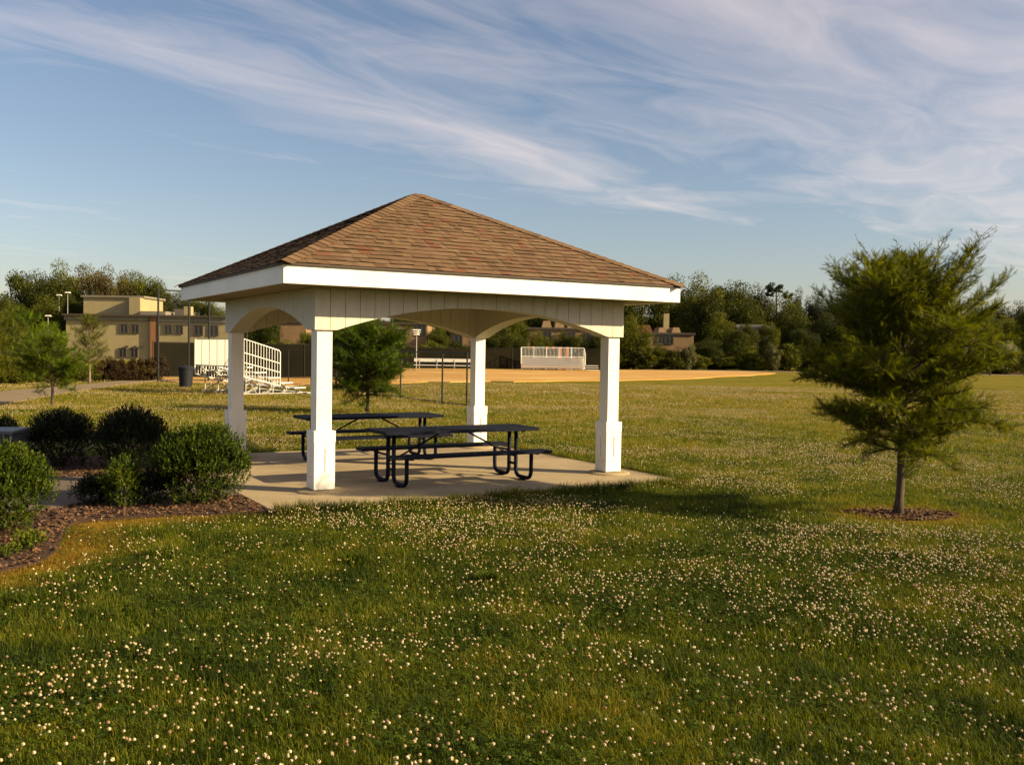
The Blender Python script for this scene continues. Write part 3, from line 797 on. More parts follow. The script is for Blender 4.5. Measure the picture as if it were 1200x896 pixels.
# ---------------------------------------------------------------- feathery cypress trees
def spray_template(n=9, L=1.0, w_=.30):
    T = []
    for i in range(n):
        t_ = (i+.5)/n; ww = w_*math.sin(PI*min(1, t_*.85+.15))**.7*(1.08-t_*.6)
        for s in (-1, 1):
            T += [(t_*L-.03, 0, 0), (t_*L+.045, 0, 0), (t_*L+.10, s*ww, .02)]
    T += [(0, -.012, 0), (L*1.0, 0, 0), (0, .012, 0)]
    return np.array(T)
def place_sprays(T, P_, D_, U_, size):
    D_ = D_/np.linalg.norm(D_, axis=1, keepdims=True)
    S_ = np.cross(U_, D_); S_ /= np.linalg.norm(S_, axis=1, keepdims=True)+1e-9
    N_ = np.cross(D_, S_)
    B = np.stack([D_, S_, N_], 1)*size[:, None, None]
    return (np.einsum('tk,nkj->ntj', T, B)+P_[:, None, :]).reshape(-1, 3)
def cypress(name, label, cat, loc, H, prof, nb, mat, spray, per, trunk_r, seed, group=None, z0=None, lean=.03, topn=5, barkm='bark', twig=True, tn=9, clump=.0):
    rng = np.random.default_rng(seed)
    root = thing(name, label, cat, loc, group=group)
    zs = np.array([p[0] for p in prof]); rs = np.array([p[1] for p in prof])
    mb = MB()
    tp = [Vector((lean*math.sin(z_*1.3)+.012*math.sin(z_*5), lean*.5*math.sin(z_*2+1), z_)) for z_ in np.linspace(0, H*.94, 16)]
    mb.tube(tp, [trunk_r*(1.35 if i == 0 else 1)*(1-.9*(i/15)**1.1)+.003 for i in range(16)], 10)
    mb.build('trunk', M[barkm], root, smooth=True)
    def tr(z_):
        k = min(max(z_/(H*.94)*15, 0), 14.999); i = int(k); return tp[i].lerp(tp[i+1], k-i)
    br = MB(); PP = []; DD = []; UU = []; SS = []
    for b in range(nb):
        t_ = (b+rng.uniform(0, 1))/nb
        z_ = zs[0]+(H*.93-zs[0])*t_
        az = b*2.399+rng.normal(0, .35)
        up = .06+1.0*t_+rng.normal(0, .22)
        # grow until the profile radius is met
        Rm = np.interp(z_, zs, rs)
        ln = max(.12, Rm*rng.choice([.6, .8, .95, 1.05, 1.15]))/max(.45, math.cos(up))
        zend = z_+ln*math.sin(up)
        Rm2 = np.interp(min(zend, zs[-1]), zs, rs); ln *= min(1.1, .55+.45*Rm2/max(Rm, .01)+.05)
        ln = min(max(ln, .12), 1.02*Rm/max(.5, math.cos(up)))
        ln = min(ln, max(.16, (H*(.97+.05*rng.uniform(-1, 1))-z_)/max(.2, math.sin(up)+.12))) if up > .2 else ln
        o = tr(z_); n = 7; pts = []; droop = rng.uniform(-.22, .25)
        for i in range(n):
            s = i/(n-1); a2 = az+.25*math.sin(s*3+b)
            pts.append(o+Vector((math.cos(a2)*math.cos(up)*ln*s, math.sin(a2)*math.cos(up)*ln*s, ln*s*math.sin(up)+droop*ln*s*s)))
        r0 = max(.004, trunk_r*.28*(1-t_*.6)); br.tube(pts, [r0*(1-.85*i/(n-1))+.0015 for i in range(n)], 5)
        m = max(3, int(per*ln*(1.12-.5*t_)*rng.uniform(.6, 1.3)))
        for j in range(m):
            s = rng.uniform(.12, 1)**.75; k = min(s*(n-1), n-1.001); i = int(k); p = pts[i].lerp(pts[i+1], k-i)
            d = (pts[i+1]-pts[i]).normalized(); sd_ = d.cross(Vector((0, 0, 1))); sd_ = sd_.normalized() if sd_.length > .01 else Vector((1, 0, 0))
            side = rng.choice([-1, 1]); tl = ln*.40*(1.2-s*.8)*rng.uniform(.4, 1.1)
            td = (d*rng.uniform(.4, .9)+sd_*side*rng.uniform(.4, 1)+Vector((0, 0, rng.uniform(-.25, .55)))).normalized()
            e = p+td*tl
            if twig and tl > .08: br.tube([p, e], [.0028, .0012], 3, cap=False)
            q_ = max(2, int(tl/(spray*.30)))
            for c in range(q_):
                f = (c+rng.uniform(.2, 1))/q_; pp = p.lerp(e, f)
                dd = (td*.8+Vector(rng.normal(0, .5, 3))+Vector((0, 0, .12)))
                PP.append(tuple(pp)); DD.append(tuple(dd)); UU.append(tuple(Vector((0, 0, 1))+Vector(rng.normal(0, .45, 3)))); SS.append(spray*rng.uniform(.6, 1.2)*(1 if pp.z < H*.97 else .5))
    br.build('branches', M[barkm], root)
    T = spray_template(tn)
    V = place_sprays(T, np.array(PP), np.array(DD), np.array(UU), np.array(SS))
    nt_ = len(T)//3; tint = np.repeat(np.clip(rng.normal(.5, .22, len(PP)), 0, 1), nt_)
    np_obj('crown', V, 3, M[mat], root, attrs={'tint': tint})
    return root
g = TREE1
cy = cypress('bald_cypress', 'young feathery cypress tree standing in a mulch ring at right of the lawn', 'tree', (g[0], g[1], float(hgt(*g))-.01), 3.30,
        [(.76, .55), (.95, .92), (1.2, 1.12), (1.6, 1.20), (2.1, 1.06), (2.6, .84), (3.0, .68), (3.3, .40)], 150, 'cypress', .105, 60, .050, 5, tn=8)
# low sprig on the trunk
rngs = np.random.default_rng(77); n_ = 70; a_ = rngs.uniform(0, 1, n_)
P_ = np.stack([.03+.24*a_*rngs.uniform(.5, 1, n_), rngs.normal(0, .05, n_), .42+.32*a_+rngs.normal(0, .07, n_)], -1)
V_ = place_sprays(spray_template(8), P_, np.stack([np.full(n_, .5), rngs.normal(0, .5, n_), rngs.uniform(.2, 1, n_)], -1), rngs.normal(0, 1, (n_, 3))+np.array([0, -1, 0]), rngs.uniform(.06, .13, n_))
np_obj('low_sprig', V_, 3, M['cypress'], cy, attrs={'tint': np.full(len(V_)//3, .5)})
g2 = G(430, 484)
cypress('bald_cypress', 'bushy bright green young cypress seen under the pavilion behind the picnic tables', 'tree', (g2[0], g2[1], float(hgt(*g2))), 2.75,
        [(.52, .65), (.80, 1.1), (1.25, 1.32), (1.8, 1.22), (2.3, .92), (2.7, .45)], 150, 'cypress2', .18, 46, .06, 11, tn=6)
g3 = G(60, 476)
cypress('bald_cypress', 'thin young cypress on the far lawn behind the dark round shrubs', 'tree', (g3[0], g3[1], float(hgt(*g3))), 2.25,
        [(.6, .6), (.9, 1.0), (1.4, 1.08), (1.8, .8), (2.2, .3)], 90, 'cypress2', .18, 38, .045, 12, tn=6)
Y = 47.5; cypress('bald_cypress', 'dark green upright young tree with pale trunk before the tan building', 'tree', (X_at(104, Y), Y, -.04), 3.4,
        [(.9, .6), (1.2, .95), (1.9, .85), (2.6, .6), (3.4, .15)], 70, 'oaklight', .30, 20, .06, 13, tn=5, barkm='barkpale')
for i, (px, Y, ty, wr, lb) in enumerate([(-22, 44, 352, 1.9, 'leafy green tree at the far left edge beside the park road'), (22, 49, 361, 1.7, 'feathery green tree second from the left edge beside the park road'),
                              (52, 53, 378, 1.5, 'lower feathery green tree beside the road left of the tan building')]):
    H_ = Z_at(px, ty, Y)
    cypress('roadside_tree', lb, 'tree', (X_at(px, Y), Y, -.04), H_, [(.4, wr*.7), (1, wr), (H_*.55, wr*.95), (H_*.8, wr*.6), (H_, .2)], 85, 'cypress2' if i else 'oak', .36, 13, .08, 20+i, tn=5, twig=False)

# ---------------------------------------------------------------- shrubs
def shrub(name, label, loc, r, h, mat, n, leaf, seed, squash=(1, 1), stems=6, group=None, rag=.16):
    rng = np.random.default_rng(seed)
    root = thing(name, label, 'shrub', loc, group=group)
    mb = MB()
    for i in range(stems):
        a = i*2.4+rng.uniform(0, 1); mb.tube([(.04*math.cos(a), .04*math.sin(a), 0), (.35*r*math.cos(a), .35*r*math.sin(a), h*.35), (.6*r*math.cos(a+.2), .6*r*math.sin(a+.2), h*.7)], [.014, .009, .004], 6)
    mb.build('stems', M['bark'], root)
    # shoots ending on a lumpy shell
    ns = int(n*1.9)//9
    u_ = rng.normal(size=(ns, 3)); u_ /= np.linalg.norm(u_, axis=1, keepdims=True); u_[:, 2] = np.where(rng.uniform(size=ns) < .62, np.abs(u_[:, 2]), u_[:, 2]*.9)
    u_ /= np.linalg.norm(u_, axis=1, keepdims=True)
    lump = 1+rag*(vnoise(u_[:, 0]*3+9, u_[:, 1]*3+u_[:, 2]*2.3+seed, seed)-.5)*2+rng.normal(0, .035, ns)
    depth = rng.uniform(.2, 1, ns)**.42
    rad = lump*depth
    cz = h*.46
    P0 = np.stack([u_[:, 0]*r*rad*squash[0], u_[:, 1]*r*rad*squash[1], cz+u_[:, 2]*(h-cz)*rad], -1)
    D0 = u_*.6+np.array([0, 0, .75])+rng.normal(0, .28, (ns, 3)); D0 /= np.linalg.norm(D0, axis=1, keepdims=True)
    V = []; tt = []
    k = 9; L = leaf*2.6
    for j in range(k):
        f = j/(k-1); p = P0+D0*(f-.6)[..., None]*L if False else P0+D0*((f-.7)*L)
        out_ = rng.normal(size=(ns, 3)); out_ -= D0*(out_*D0).sum(1, keepdims=True); out_ /= np.linalg.norm(out_, axis=1, keepdims=True)
        ld = out_*(.9-.45*f)+D0*(.45+.5*f); ld /= np.linalg.norm(ld, axis=1, keepdims=True)
        sd_ = np.cross(ld, D0)+rng.normal(0, .15, (ns, 3)); sd_ /= np.linalg.norm(sd_, axis=1, keepdims=True)
        s = leaf*rng.uniform(.65, 1.15, ns)[:, None]
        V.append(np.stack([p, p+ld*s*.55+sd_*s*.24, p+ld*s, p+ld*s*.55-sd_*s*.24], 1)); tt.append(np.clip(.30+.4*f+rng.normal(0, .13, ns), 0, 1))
    V = np.concatenate(V); tt = np.concatenate(tt)
    V = V[V[..., 2].min(1) > .02] if False else V; V[..., 2] = np.maximum(V[..., 2], .03)
    np_obj('foliage', V.reshape(-1, 3), 4, M[mat], root, attrs={'tint': tt})
    return root
shrub('round_shrub', 'leafy green shrub cut by the left edge of the photo beside the mulch', (X_at(-12, 9.75), 9.75, -.02), .56, .93, 'holly', 16000, .040, 31)
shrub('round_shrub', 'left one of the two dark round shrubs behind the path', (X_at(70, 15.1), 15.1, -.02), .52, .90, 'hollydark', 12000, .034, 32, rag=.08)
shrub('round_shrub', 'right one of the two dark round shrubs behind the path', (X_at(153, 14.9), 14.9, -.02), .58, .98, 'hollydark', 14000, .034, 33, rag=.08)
shrub('round_shrub', 'large sunlit green shrub beside the pavilion slab corner', (X_at(235, 11.75), 11.75, -.02), .58, .95, 'holly', 17000, .040, 34, rag=.14)
shrub('small_shrub', 'small light green shrub between the path and the large sunlit shrub', (X_at(142, 11.35), 11.35, -.02), .23, .57, 'holly', 3200, .036, 35, rag=.3, stems=3)
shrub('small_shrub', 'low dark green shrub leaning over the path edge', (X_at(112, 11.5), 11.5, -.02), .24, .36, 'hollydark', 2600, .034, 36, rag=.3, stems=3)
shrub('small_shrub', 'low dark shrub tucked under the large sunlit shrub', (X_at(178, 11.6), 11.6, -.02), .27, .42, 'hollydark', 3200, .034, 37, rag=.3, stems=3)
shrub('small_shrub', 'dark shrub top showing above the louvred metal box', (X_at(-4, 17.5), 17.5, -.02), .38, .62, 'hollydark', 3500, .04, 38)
shrub('weed', 'small bright green weed growing in the mulch by the left edge', (X_at(32, 8.9), 8.9, -.02), .14, .18, 'holly', 500, .035, 39, stems=2, rag=.4)
shrub('weed', 'tiny green weed in the mulch nearest the left corner of lawn', (X_at(8, 8.6), 8.6, -.02), .10, .10, 'holly', 220, .03, 40, stems=2, rag=.4)

# louvred metal box
bxr = thing('louvred_box', 'low blue grey louvred metal box at the left edge behind the shrub', 'utility box', (X_at(11, 14)-.42, 14.3, -.02), .14)
mb = MB(); mb.box((0, 0, .30), (.76, .70, .58)); mb.build('casing', M['acblue'], bxr)
mb = MB(); mb.box((0, 0, .615), (.84, .78, .05)); mb.build('lid', M['acgrey'], bxr, bevel=.008)
for (c, s, rz) in (((0, -.362), .72, 0), ((.392, 0), .66, PI/2)):
    mb = MB()
    for i in range(13): mb.box((c[0], c[1], .06+i*.041), (s, .022, .012), rz=rz, rx=.5)
    mb.build('louvre', M['acgrey'], bxr)
for sx in (-1, 1):
    for sy in (-1, 1): MB().box((sx*.385, sy*.355, .30), (.03, .03, .58)).build('corner_post', M['acgrey'], bxr)

# ---------------------------------------------------------------- bleachers and ball field
def frame2(o, u_, w_):
    u_ = np.array(u_)/np.hypot(*u_); w_ = np.array(w_)/np.hypot(*w_)
    return lambda a, b, z: (o[0]+u_[0]*a+w_[0]*b, o[1]+u_[1]*a+w_[1]*b, z)
# local axes: x along the rows, y from the back (0) to the front (2.75)
ang = math.atan2(.73, -.68)
def sheetmat():
    m, t = newmat('translucent_white_panel'); out = t.node('ShaderNodeOutputMaterial')
    d = t.node('ShaderNodeBsdfDiffuse'); tr = t.node('ShaderNodeBsdfTranslucent'); mx = t.node('ShaderNodeMixShader'); mx.inputs[0].default_value = .6
    d.inputs[0].default_value = (.8, .78, .7, 1); tr.inputs[0].default_value = (.8, .77, .66, 1)
    t.link(d.outputs[0], mx.inputs[1]); t.link(tr.outputs[0], mx.inputs[2]); t.link(mx.outputs[0], out.inputs[0]); return m
M['fabric'] = sheetmat()
bl = thing('bleacher', 'nearer white metal bleacher with picket side rail, left of the pavilion post', 'bleacher', (-10.6, 38.0, -.04), ang, 'bleachers by the ball field')
L = 4.2
def ybar(y_): return -y_       # rotate so that the front lies on the +w side
for i in range(5):
    y_ = ybar(.25+.6*i); zs_ = 1.12-.21*i
    MB().box((L/2, y_, zs_), (L+.2, .25, .04)).build('seat', M['alu'], bl)
    if i < 5: MB().box((L/2, ybar(.25+.6*i+.33), zs_-.22), (L+.2, .26, .035)).build('foot_board', M['alu'], bl)
for a in (.25, 1.45, 2.65, 3.85):
    mb = MB()
    mb.tube([(a, ybar(.1), .98), (a, ybar(2.75), .06)], .028, 6); mb.tube([(a, ybar(.1), .05), (a, ybar(2.85), .05)], .028, 6)
    for i in range(5):
        y_ = ybar(.25+.6*i); mb.tube([(a, y_, .04), (a, y_, 1.10-.21*i)], .026, 6)
    mb.tube([(a, ybar(.15), .05), (a, ybar(1.3), .62)], .022, 6); mb.tube([(a, ybar(.1), .95), (a, ybar(.7), .1)], .022, 6)
    mb.build('support_frame', M['galv'], bl)
mb = MB()
npan = 6
for i in range(npan):
    a0 = L*i/npan+.025; a1 = L*(i+1)/npan-.025; mb.add([(a0, .06, 1.15), (a1, .06, 1.15), (a1, .06, 2.21), (a0, .06, 2.21)], [(0, 1, 2, 3)])
mb.build('back_panel', M['fabric'], bl)
mb = MB()
for i in range(npan+1): mb.tube([(L*i/npan, .06, .9), (L*i/npan, .06, 2.24)], .022, 6)
for z_ in (1.14, 2.22): mb.tube([(0, .075, z_), (L, .075, z_)], .018, 6)
mb.build('back_rail', M['galv'], bl)
for a in (-.06, L+.06):
    mb = MB(); y0_, y1_ = 0, 1.60
    def top(f): return 2.24-.46*f
    def bot(f): return .74-.36*f
    mb.tube([(a, ybar(y0_), bot(0)), (a, ybar(y0_), top(0)), (a, ybar(y1_-.06), top(1)+.02), (a, ybar(y1_), top(1)-.05), (a, ybar(y1_), bot(1))], .026, 6)
    mb.tube([(a, ybar(y0_), bot(0)), (a, ybar(y1_), bot(1))], .024, 6)
    for k in (.36, .62): mb.tube([(a, ybar(y0_), top(0)+(bot(0)-top(0))*k), (a, ybar(y1_), top(1)+(bot(1)-top(1))*k)], .020, 6)
    for i in range(1, 13):
        f = i/13; mb.tube([(a, ybar(y0_+(y1_-y0_)*f), bot(f)), (a, ybar(y0_+(y1_-y0_)*f), top(f))], .013, 5)
    mb.build('side_rail', M['alu'], bl)

# far bleacher, faces the field
Y = 96; fb = thing('bleacher', 'farther white bleacher beyond the clay infield, seen between the pavilion posts', 'bleacher', (X_at(650, Y), Y, 0), 0, 'bleachers by the ball field')
W2 = 6.3
for i in range(5):
    y_ = -.6*2+.6*i; z_ = .42+.2*i
    MB().box((-.2, y_, z_), (W2, .28, .05)).build('seat', M['alu'], fb)
    MB().box((-.2, y_+.02, z_-.13), (W2, .03, .21)).build('riser', M['alu'], fb)
mb = MB()
for i in range(6):
    x_ = -W2/2-.2+W2*i/5; mb.tube([(x_, 1.3, 0), (x_, 1.3, 2.25)], .035, 6)
for z_ in (1.35, 2.25): mb.tube([(-W2/2-.2, 1.3, z_), (W2/2-.2, 1.3, z_)], .035, 6)
for i in range(46): x_ = -W2/2-.2+W2*i/45; mb.tube([(x_, 1.3, 1.2), (x_, 1.3, 2.25)], .010, 4)
mb.build('back_rail', M['alu'], fb)
for sx in (-1, 1):
    x_ = sx*W2/2-.2+.03*sx; mb = MB()
    mb.tube([(x_, 1.3, 1.2), (x_, 1.3, 2.2), (x_, -.5, 1.6), (x_, -.5, .6)], .035, 6)
    for i in range(10): f = i/9; mb.tube([(x_, 1.3-1.8*f, 1.1-.6*f), (x_, 1.3-1.8*f, 2.2-.6*f)], .014, 4)
    mb.build('side_rail', M['alu'], fb)
mb = MB()
for i in range(5):
    x_ = -W2/2+W2*i/4-.2; mb.tube([(x_, 1.25, 0), (x_, 1.25, 1.1)], .03, 6); mb.tube([(x_, -1.3, .05), (x_, 1.25, 1.0)], .03, 6)
mb.build('support_frame', M['galv'], fb)
st_ = MB()
for i in range(3): st_.box((W2/2+.5, -1.2+.35*i, .12+.2*i), (1.2, .34, .05))
st_.build('end_steps', M['alu'], fb)

# coloured pads on the fence behind the far bleacher
cols = [(624.5, 'foam'), (629, 'teal'), (636, 'teal'), (640.5, 'foam'), (647.5, 'foam'), (652, 'teal'), (656, 'foam'), (664, 'foam'), (668.5, 'teal')]
nm = {'foam': 'orange', 'teal': 'teal'}; cnt = {'foam': 0, 'teal': 0}
ordw = ['first', 'second', 'third', 'fourth', 'fifth', 'sixth', 'seventh', 'eighth', 'ninth', 'tenth', 'eleventh', 'twelfth', 'thirteenth', 'fourteenth', 'fifteenth', 'sixteenth']
for px, c in cols:
    Y = 98.6; o = MB().box((0, 0, 1.2), (.28, .05, 2.4)).build('banner_post', M[c], None, bevel=.01)
    o.location = (X_at(px, Y), Y, -.04)
    tag(o, '%s narrow upright panel behind the far bleacher, %s %s one from the left' % (nm[c], ordw[cnt[c]], nm[c]), 'panel', 'coloured upright panels behind the far bleacher'); cnt[c] += 1

# team bench
Y = 88; tb = thing('team_bench', 'long white backed bench beyond the clay infield', 'bench', (X_at(522, Y), Y, 0), 0)
MB().box((0, .16, .92), (5.8, .05, .30)).build('backrest', M['alu'], tb)
MB().box((0, -.05, .46), (5.8, .30, .06)).build('seat', M['alu'], tb)
for x_ in (-2.4, -.8, .8, 2.4): MB().tube([(x_, .12, 1.0), (x_, .12, .04), ], .03, 6).tube([(x_, -.15, .44), (x_, -.15, .04)], .03, 6).build('leg', M['galv'], tb)

# black chain link fences
def meshfence(name, label, pts, h, spacing=None, posts=None, wire=.12, rr=.03, wr=.0035, midrail=False, cat='fence', screen=None):
    root = thing(name, label, cat, (pts[0][0], pts[0][1], -.04)); o = Vector((pts[0][0], pts[0][1], 0))
    Vw = []
    for a, b in zip(pts[:-1], pts[1:]):
        a_, b_ = Vector((*a, 0))-o, Vector((*b, 0))-o; L_ = (b_-a_).length; d = (b_-a_).normalized(); k = max(1, round(L_/spacing))
        for i in range(k+1):
            if i == k and b is not pts[-1]: continue
            p = a_.lerp(b_, i/k); MB().tube([p, p+Vector((0, 0, h))], rr, 8).build('post', M['black'], root)
        mb = MB()
        for z_ in ((.05, h-.02) if not midrail else (.05, h*.66, h-.02)): mb.tube([a_+Vector((0, 0, z_)), b_+Vector((0, 0, z_))], rr*.75, 6)
        mb.build('rail', M['black'], root)
        if wire:
            n_ = int((L_+h)/wire); nv = Vector((-d.y, d.x, 0))
            for i in range(n_):
                s = i*wire
                for sg in (1, -1):
                    # diagonal wires clipped to the panel
                    x0, z0, x1, z1 = (s-h, 0, s, h) if sg > 0 else (s, 0, s-h, h)
                    def clip(xa, za, xb, zb_):
                        if xa < 0: za += (0-xa)/(xb-xa)*(zb_-za); xa = 0
                        if xa > L_: za += (L_-xa)/(xb-xa)*(zb_-za); xa = L_
                        return xa, za
                    if max(x0, x1) < 0 or min(x0, x1) > L_: continue
                    xa, za = clip(x0, z0, x1, z1); xb, zb_ = clip(x1, z1, x0, z0)
                    A_ = a_+d*xa+Vector((0, 0, za)); B_ = a_+d*xb+Vector((0, 0, zb_)); pp = Vector((0, 0, wr)); 
                    Vw += [A_-pp, B_-pp, B_+pp, A_+pp]
        if screen:
            MB().add([a_+d*.05+Vector((0, 0, screen[0])), b_-d*.05+Vector((0, 0, screen[0])), b_-d*.05+Vector((0, 0, screen[1])), a_+d*.05+Vector((0, 0, screen[1]))], [(0, 1, 2, 3)]).build('windscreen', M['screen'], root)
    if Vw: np_obj('chain_link', np.array([tuple(v) for v in Vw]), 4, M['black'], root)
    return root
meshfence('chain_link_fence', 'black chain link fence running from the pavilion back post toward the infield', [(-1.55, 33.2), (-2.5, 34.6), (-10.1, 48.5)], 1.85, 3.6)
meshfence('chain_link_fence', 'short black chain link fence by the infield right of the near bleacher', [(-10.1, 48.5), (-13.2, 52), (-17, 55)], 1.85, 2.2)
meshfence('windscreen_fence', 'dark screened fence beyond the clay infield behind the team bench', [(-34, 92), (-12, 96), (0, 98.0), (10.5, 99.3)], 2.2, 6, wire=0, screen=(.1, 2.1))
meshfence('windscreen_fence', 'dark screened fence behind the bin at left of the near bleacher', [(-21.6, 58), (-10, 60.5)], 2.15, 3, wire=0, screen=(.1, 2.1))
meshfence('backstop', 'tall black chain link backstop rising beside the tan building', [(-18.9, 51.5), (-17.6, 52.5), (-16.6, 52.8), (-15, 54.5)], 4.9, 2.5, wire=.2, midrail=True, rr=.055, cat='backstop')

bn_ = thing('trash_bin', 'dark blue round litter bin on the grass left of the near bleacher', 'bin', (X_at(217.5, 44.5), 44.5, -.04))
MB().lathe([(.24, 0), (.28, .06), (.33, .84), (.35, .86), (.35, .90)], 24).build('body', M['bin'], bn_, smooth=False)
MB().lathe([(.355, .885), (.36, .92), (.30, .99), (.12, 1.03)], 24).build('lid', M['bin'], bn_)

# ---------------------------------------------------------------- lamps
def lamp(px, Y, topy, label, kind):
    H_ = Z_at(px, topy, Y)
    r = thing('street_lamp', label, 'lamp', (X_at(px, Y), Y, -.05))
    MB().tube([(0, 0, 0), (0, 0, H_-.1)], [.055, .035], 8).build('pole', M['galv'], r)
    if kind == 1:
        mb = MB()
        for i in range(3): mb.box((0, 0, H_-.08-.22*i), (.78-.1*i, .78-.1*i, .10), taper=.85)
        mb.lathe([(.2, 0), (.2, .5)], 12, (0, 0, H_-.6)); mb.build('lamp_head', M['lampwhite'], r)
    else:
        MB().box((0, 0, H_-.05), (.75, .35, .16), taper=.7).build('lamp_head', M['lampwhite'], r, bevel=.03)
lamp(79, 122, 342, 'tall white street lamp against the trees left of the rooftop block', 0)
lamp(69, 128, 345, 'slightly lower white street lamp just left of the tallest one', 0)
lamp(56, 112, 369, 'short white street lamp low before the dark trees at left', 0)
lamp(487.5, 94, 385, 'square headed pale park lamp before the brown building under the pavilion arch', 1)

# ---------------------------------------------------------------- buildings
def window(root, x, z, w_, h, y=0, frame='darkband', dir_='y'):
    def bx(cx, cz, sx, sz, d, off):
        return ((cx, y-off, cz), (sx, d, sz)) if dir_ == 'y' else ((y+off, cx, cz), (d, sx, sz))
    mb = MB()
    for cx, cz, sx, sz in ((x, z+h/2+.05, w_+.2, .1), (x, z-h/2-.05, w_+.28, .1), (x-w_/2-.05, z, .1, h), (x+w_/2+.05, z, .1, h), (x, z, .07, h)):
        c, s = bx(cx, cz, sx, sz, .14, .05); mb.box(c, s)
    f = mb.build('window', M[frame], root)
    c, s = bx(x, z, w_, h, .05, .03); MB().box(c, s).build('pane', M['glass'], f)
def block(px0, px1, Y, topy, depth, base=-2.5):
    x0, x1 = X_at(px0, Y), X_at(px1, Y); return x0, x1, Z_at((px0+px1)/2, topy, Y), base
# left tan building, front wall in local plane y=0
Y = 120; bx0 = X_at(77, Y); tb_ = thing('tan_building', 'long two storey tan brick building with a rooftop block, behind the near bleacher', 'building', (bx0, Y, -.05))
def lx(px): return X_at(px, Y)-bx0
def lz(py): return Z_at(170, py, Y)+.05
W_ = lx(268)
MB().box((W_/2, 7, lz(376)/2-1.5), (W_, 14, lz(376)+3)).build('wall', M['brick'], tb_)
MB().box((W_/2, 7-.1, (lz(376)+lz(370.5))/2), (W_+.3, 14.3, lz(370.5)-lz(376))).build('parapet', M['coping'], tb_)
MB().box((W_/2, 6.8, lz(370)), (W_+.5, 14.8, .22)).build('roof_edge', M['darkband'], tb_)
rb = MB().box(((lx(87)+lx(158))/2, 6, (lz(370)+lz(348))/2), (lx(158)-lx(87), 7, lz(348)-lz(370))).build('rooftop_block', M['brick'], tb_)
MB().box(((lx(87)+lx(158))/2, 6, lz(347)), (lx(158)-lx(87)+.5, 7.5, .25)).build('coping', M['coping'], rb)
MB().box(((lx(146)+lx(159))/2, 1.9, (lz(370)+lz(348.5))/2), (lx(159)-lx(146), 1.2, lz(348.5)-lz(370))).build('stair_block', M['brick'], rb)
MB().box(((lx(160)+lx(190))/2, 3, lz(367.5)), (lx(190)-lx(160), 4, .7)).build('roof_box', M['coping'], tb_)
for px in (145, 158, 196.5, 209.5): window(tb_, lx(px), lz(385.5), .82, .95)
for px in (143.5, 157): window(tb_, lx(px), lz(413.5), .82, .95)
for px in (232, 250): window(tb_, lx(px), lz(386), 1.0, 1.1)
MB().box((lx(180), -.12, lz(396)), (lx(183.5)-lx(176.5), .3, lz(372)-lz(421))).build('brick_pier', M['orange'], tb_)
for px in (175.3, 184.8): MB().box((lx(px), -.15, lz(396)), (.16, .3, lz(371)-lz(421))).build('downpipe', M['darkband'], tb_)
for px in (149, 159, 166): MB().box((lx(px), -.12, lz(406)), (.3, .25, .2)).build('wall_light', M['darkband'], tb_)
ch = MB().box((lx(211), 3, lz(365)), (.9, .9, 1.6)).build('chimney', M['brick'], tb_)
MB().box((lx(196), 6, lz(365.5)), (2.0, 4, 1.2), taper=.7).build('mansard', M['greyroof'], tb_)

def tanblock(name, label, px0, px1, topy, Y, wins=(), gables=(), mat='brickbrown', wy=0, roofm='darkband', depth=12):
    x0 = X_at(px0, Y); x1 = X_at(px1, Y); z1 = Z_at((px0+px1)/2, topy, Y)+.05; r = thing(name, label, 'building', (x0, Y, -.05)); w_ = x1-x0
    MB().box((w_/2, depth/2, z1/2-1.2), (w_, depth, z1+2.4)).build('wall', M[mat], r)
    MB().box((w_/2, depth/2, z1+.13), (w_+.4, depth+.4, .26)).build('roof_edge', M[roofm], r)
    for px, py in wins: window(r, X_at(px, Y)-x0, Z_at(px, py, Y)+.05, 1.0, 1.25)
    for pa, pb, ph in gables:
        a, b = X_at(pa, Y)-x0, X_at(pb, Y)-x0; zt = Z_at(pa, ph, Y)+.05
        mb = MB(); c = .18*(b-a)
        mb.add([(a, .6, z1+.2), (b, .6, z1+.2), (b-c, .9, zt), (a+c, .9, zt), (a, 6, z1+.2), (b, 6, z1+.2), (b-c, 5, zt), (a+c, 5, zt)], [(0, 1, 2, 3), (5, 4, 7, 6), (1, 5, 6, 2), (4, 0, 3, 7), (3, 2, 6, 7), (0, 4, 5, 1)])
        mb.build('dormer', M[mat], r)
    return r, x0, z1
tanblock('brown_building', 'plain brown building end seen right of the near bleacher rail', 327, 358, 378, 118)
tanblock('brown_building', 'brown building behind the square headed park lamp', 436, 500, 380, 122, wins=((470, 392), (493, 386)))
tanblock('brown_building', 'brown building part just left of the back pavilion post', 527, 566, 390, 124, wins=((536, 398),))
tanblock('brown_building', 'brown building with sloped roof blocks above the far bleacher', 618, 712, 386.5, 126, wins=((640, 394), (668, 395), (690, 396)), gables=((634, 646, 375.5), (649, 661, 375.5), (664, 672, 377), (680, 700, 380)))
r, x0, z1 = tanblock('brown_building', 'brown building with red roof and chimney right of the pavilion post', 758, 812, 392, 130, wins=((774, 397), (783, 397)), gables=((771, 781, 383.5), (787, 798, 383.5)))
Y = 130
MB().box((X_at(784, Y)-x0, 3.5, Z_at(784, 380, Y)), (.75, .75, 3.2)).build('chimney', M['brick'], r)
MB().add([(X_at(752, Y)-x0, 7, z1), (X_at(774, Y)-x0, 7, z1), (X_at(772, Y)-x0, 9.5, z1+1.5), (X_at(753, Y)-x0, 9.5, z1+1.5), (X_at(752, Y)-x0, 12, z1), (X_at(774, Y)-x0, 12, z1)], [(0, 1, 2, 3), (3, 2, 5, 4), (0, 3, 4), (1, 5, 2), (0, 4, 5, 1)]).build('red_roof', M['redroof'], r)
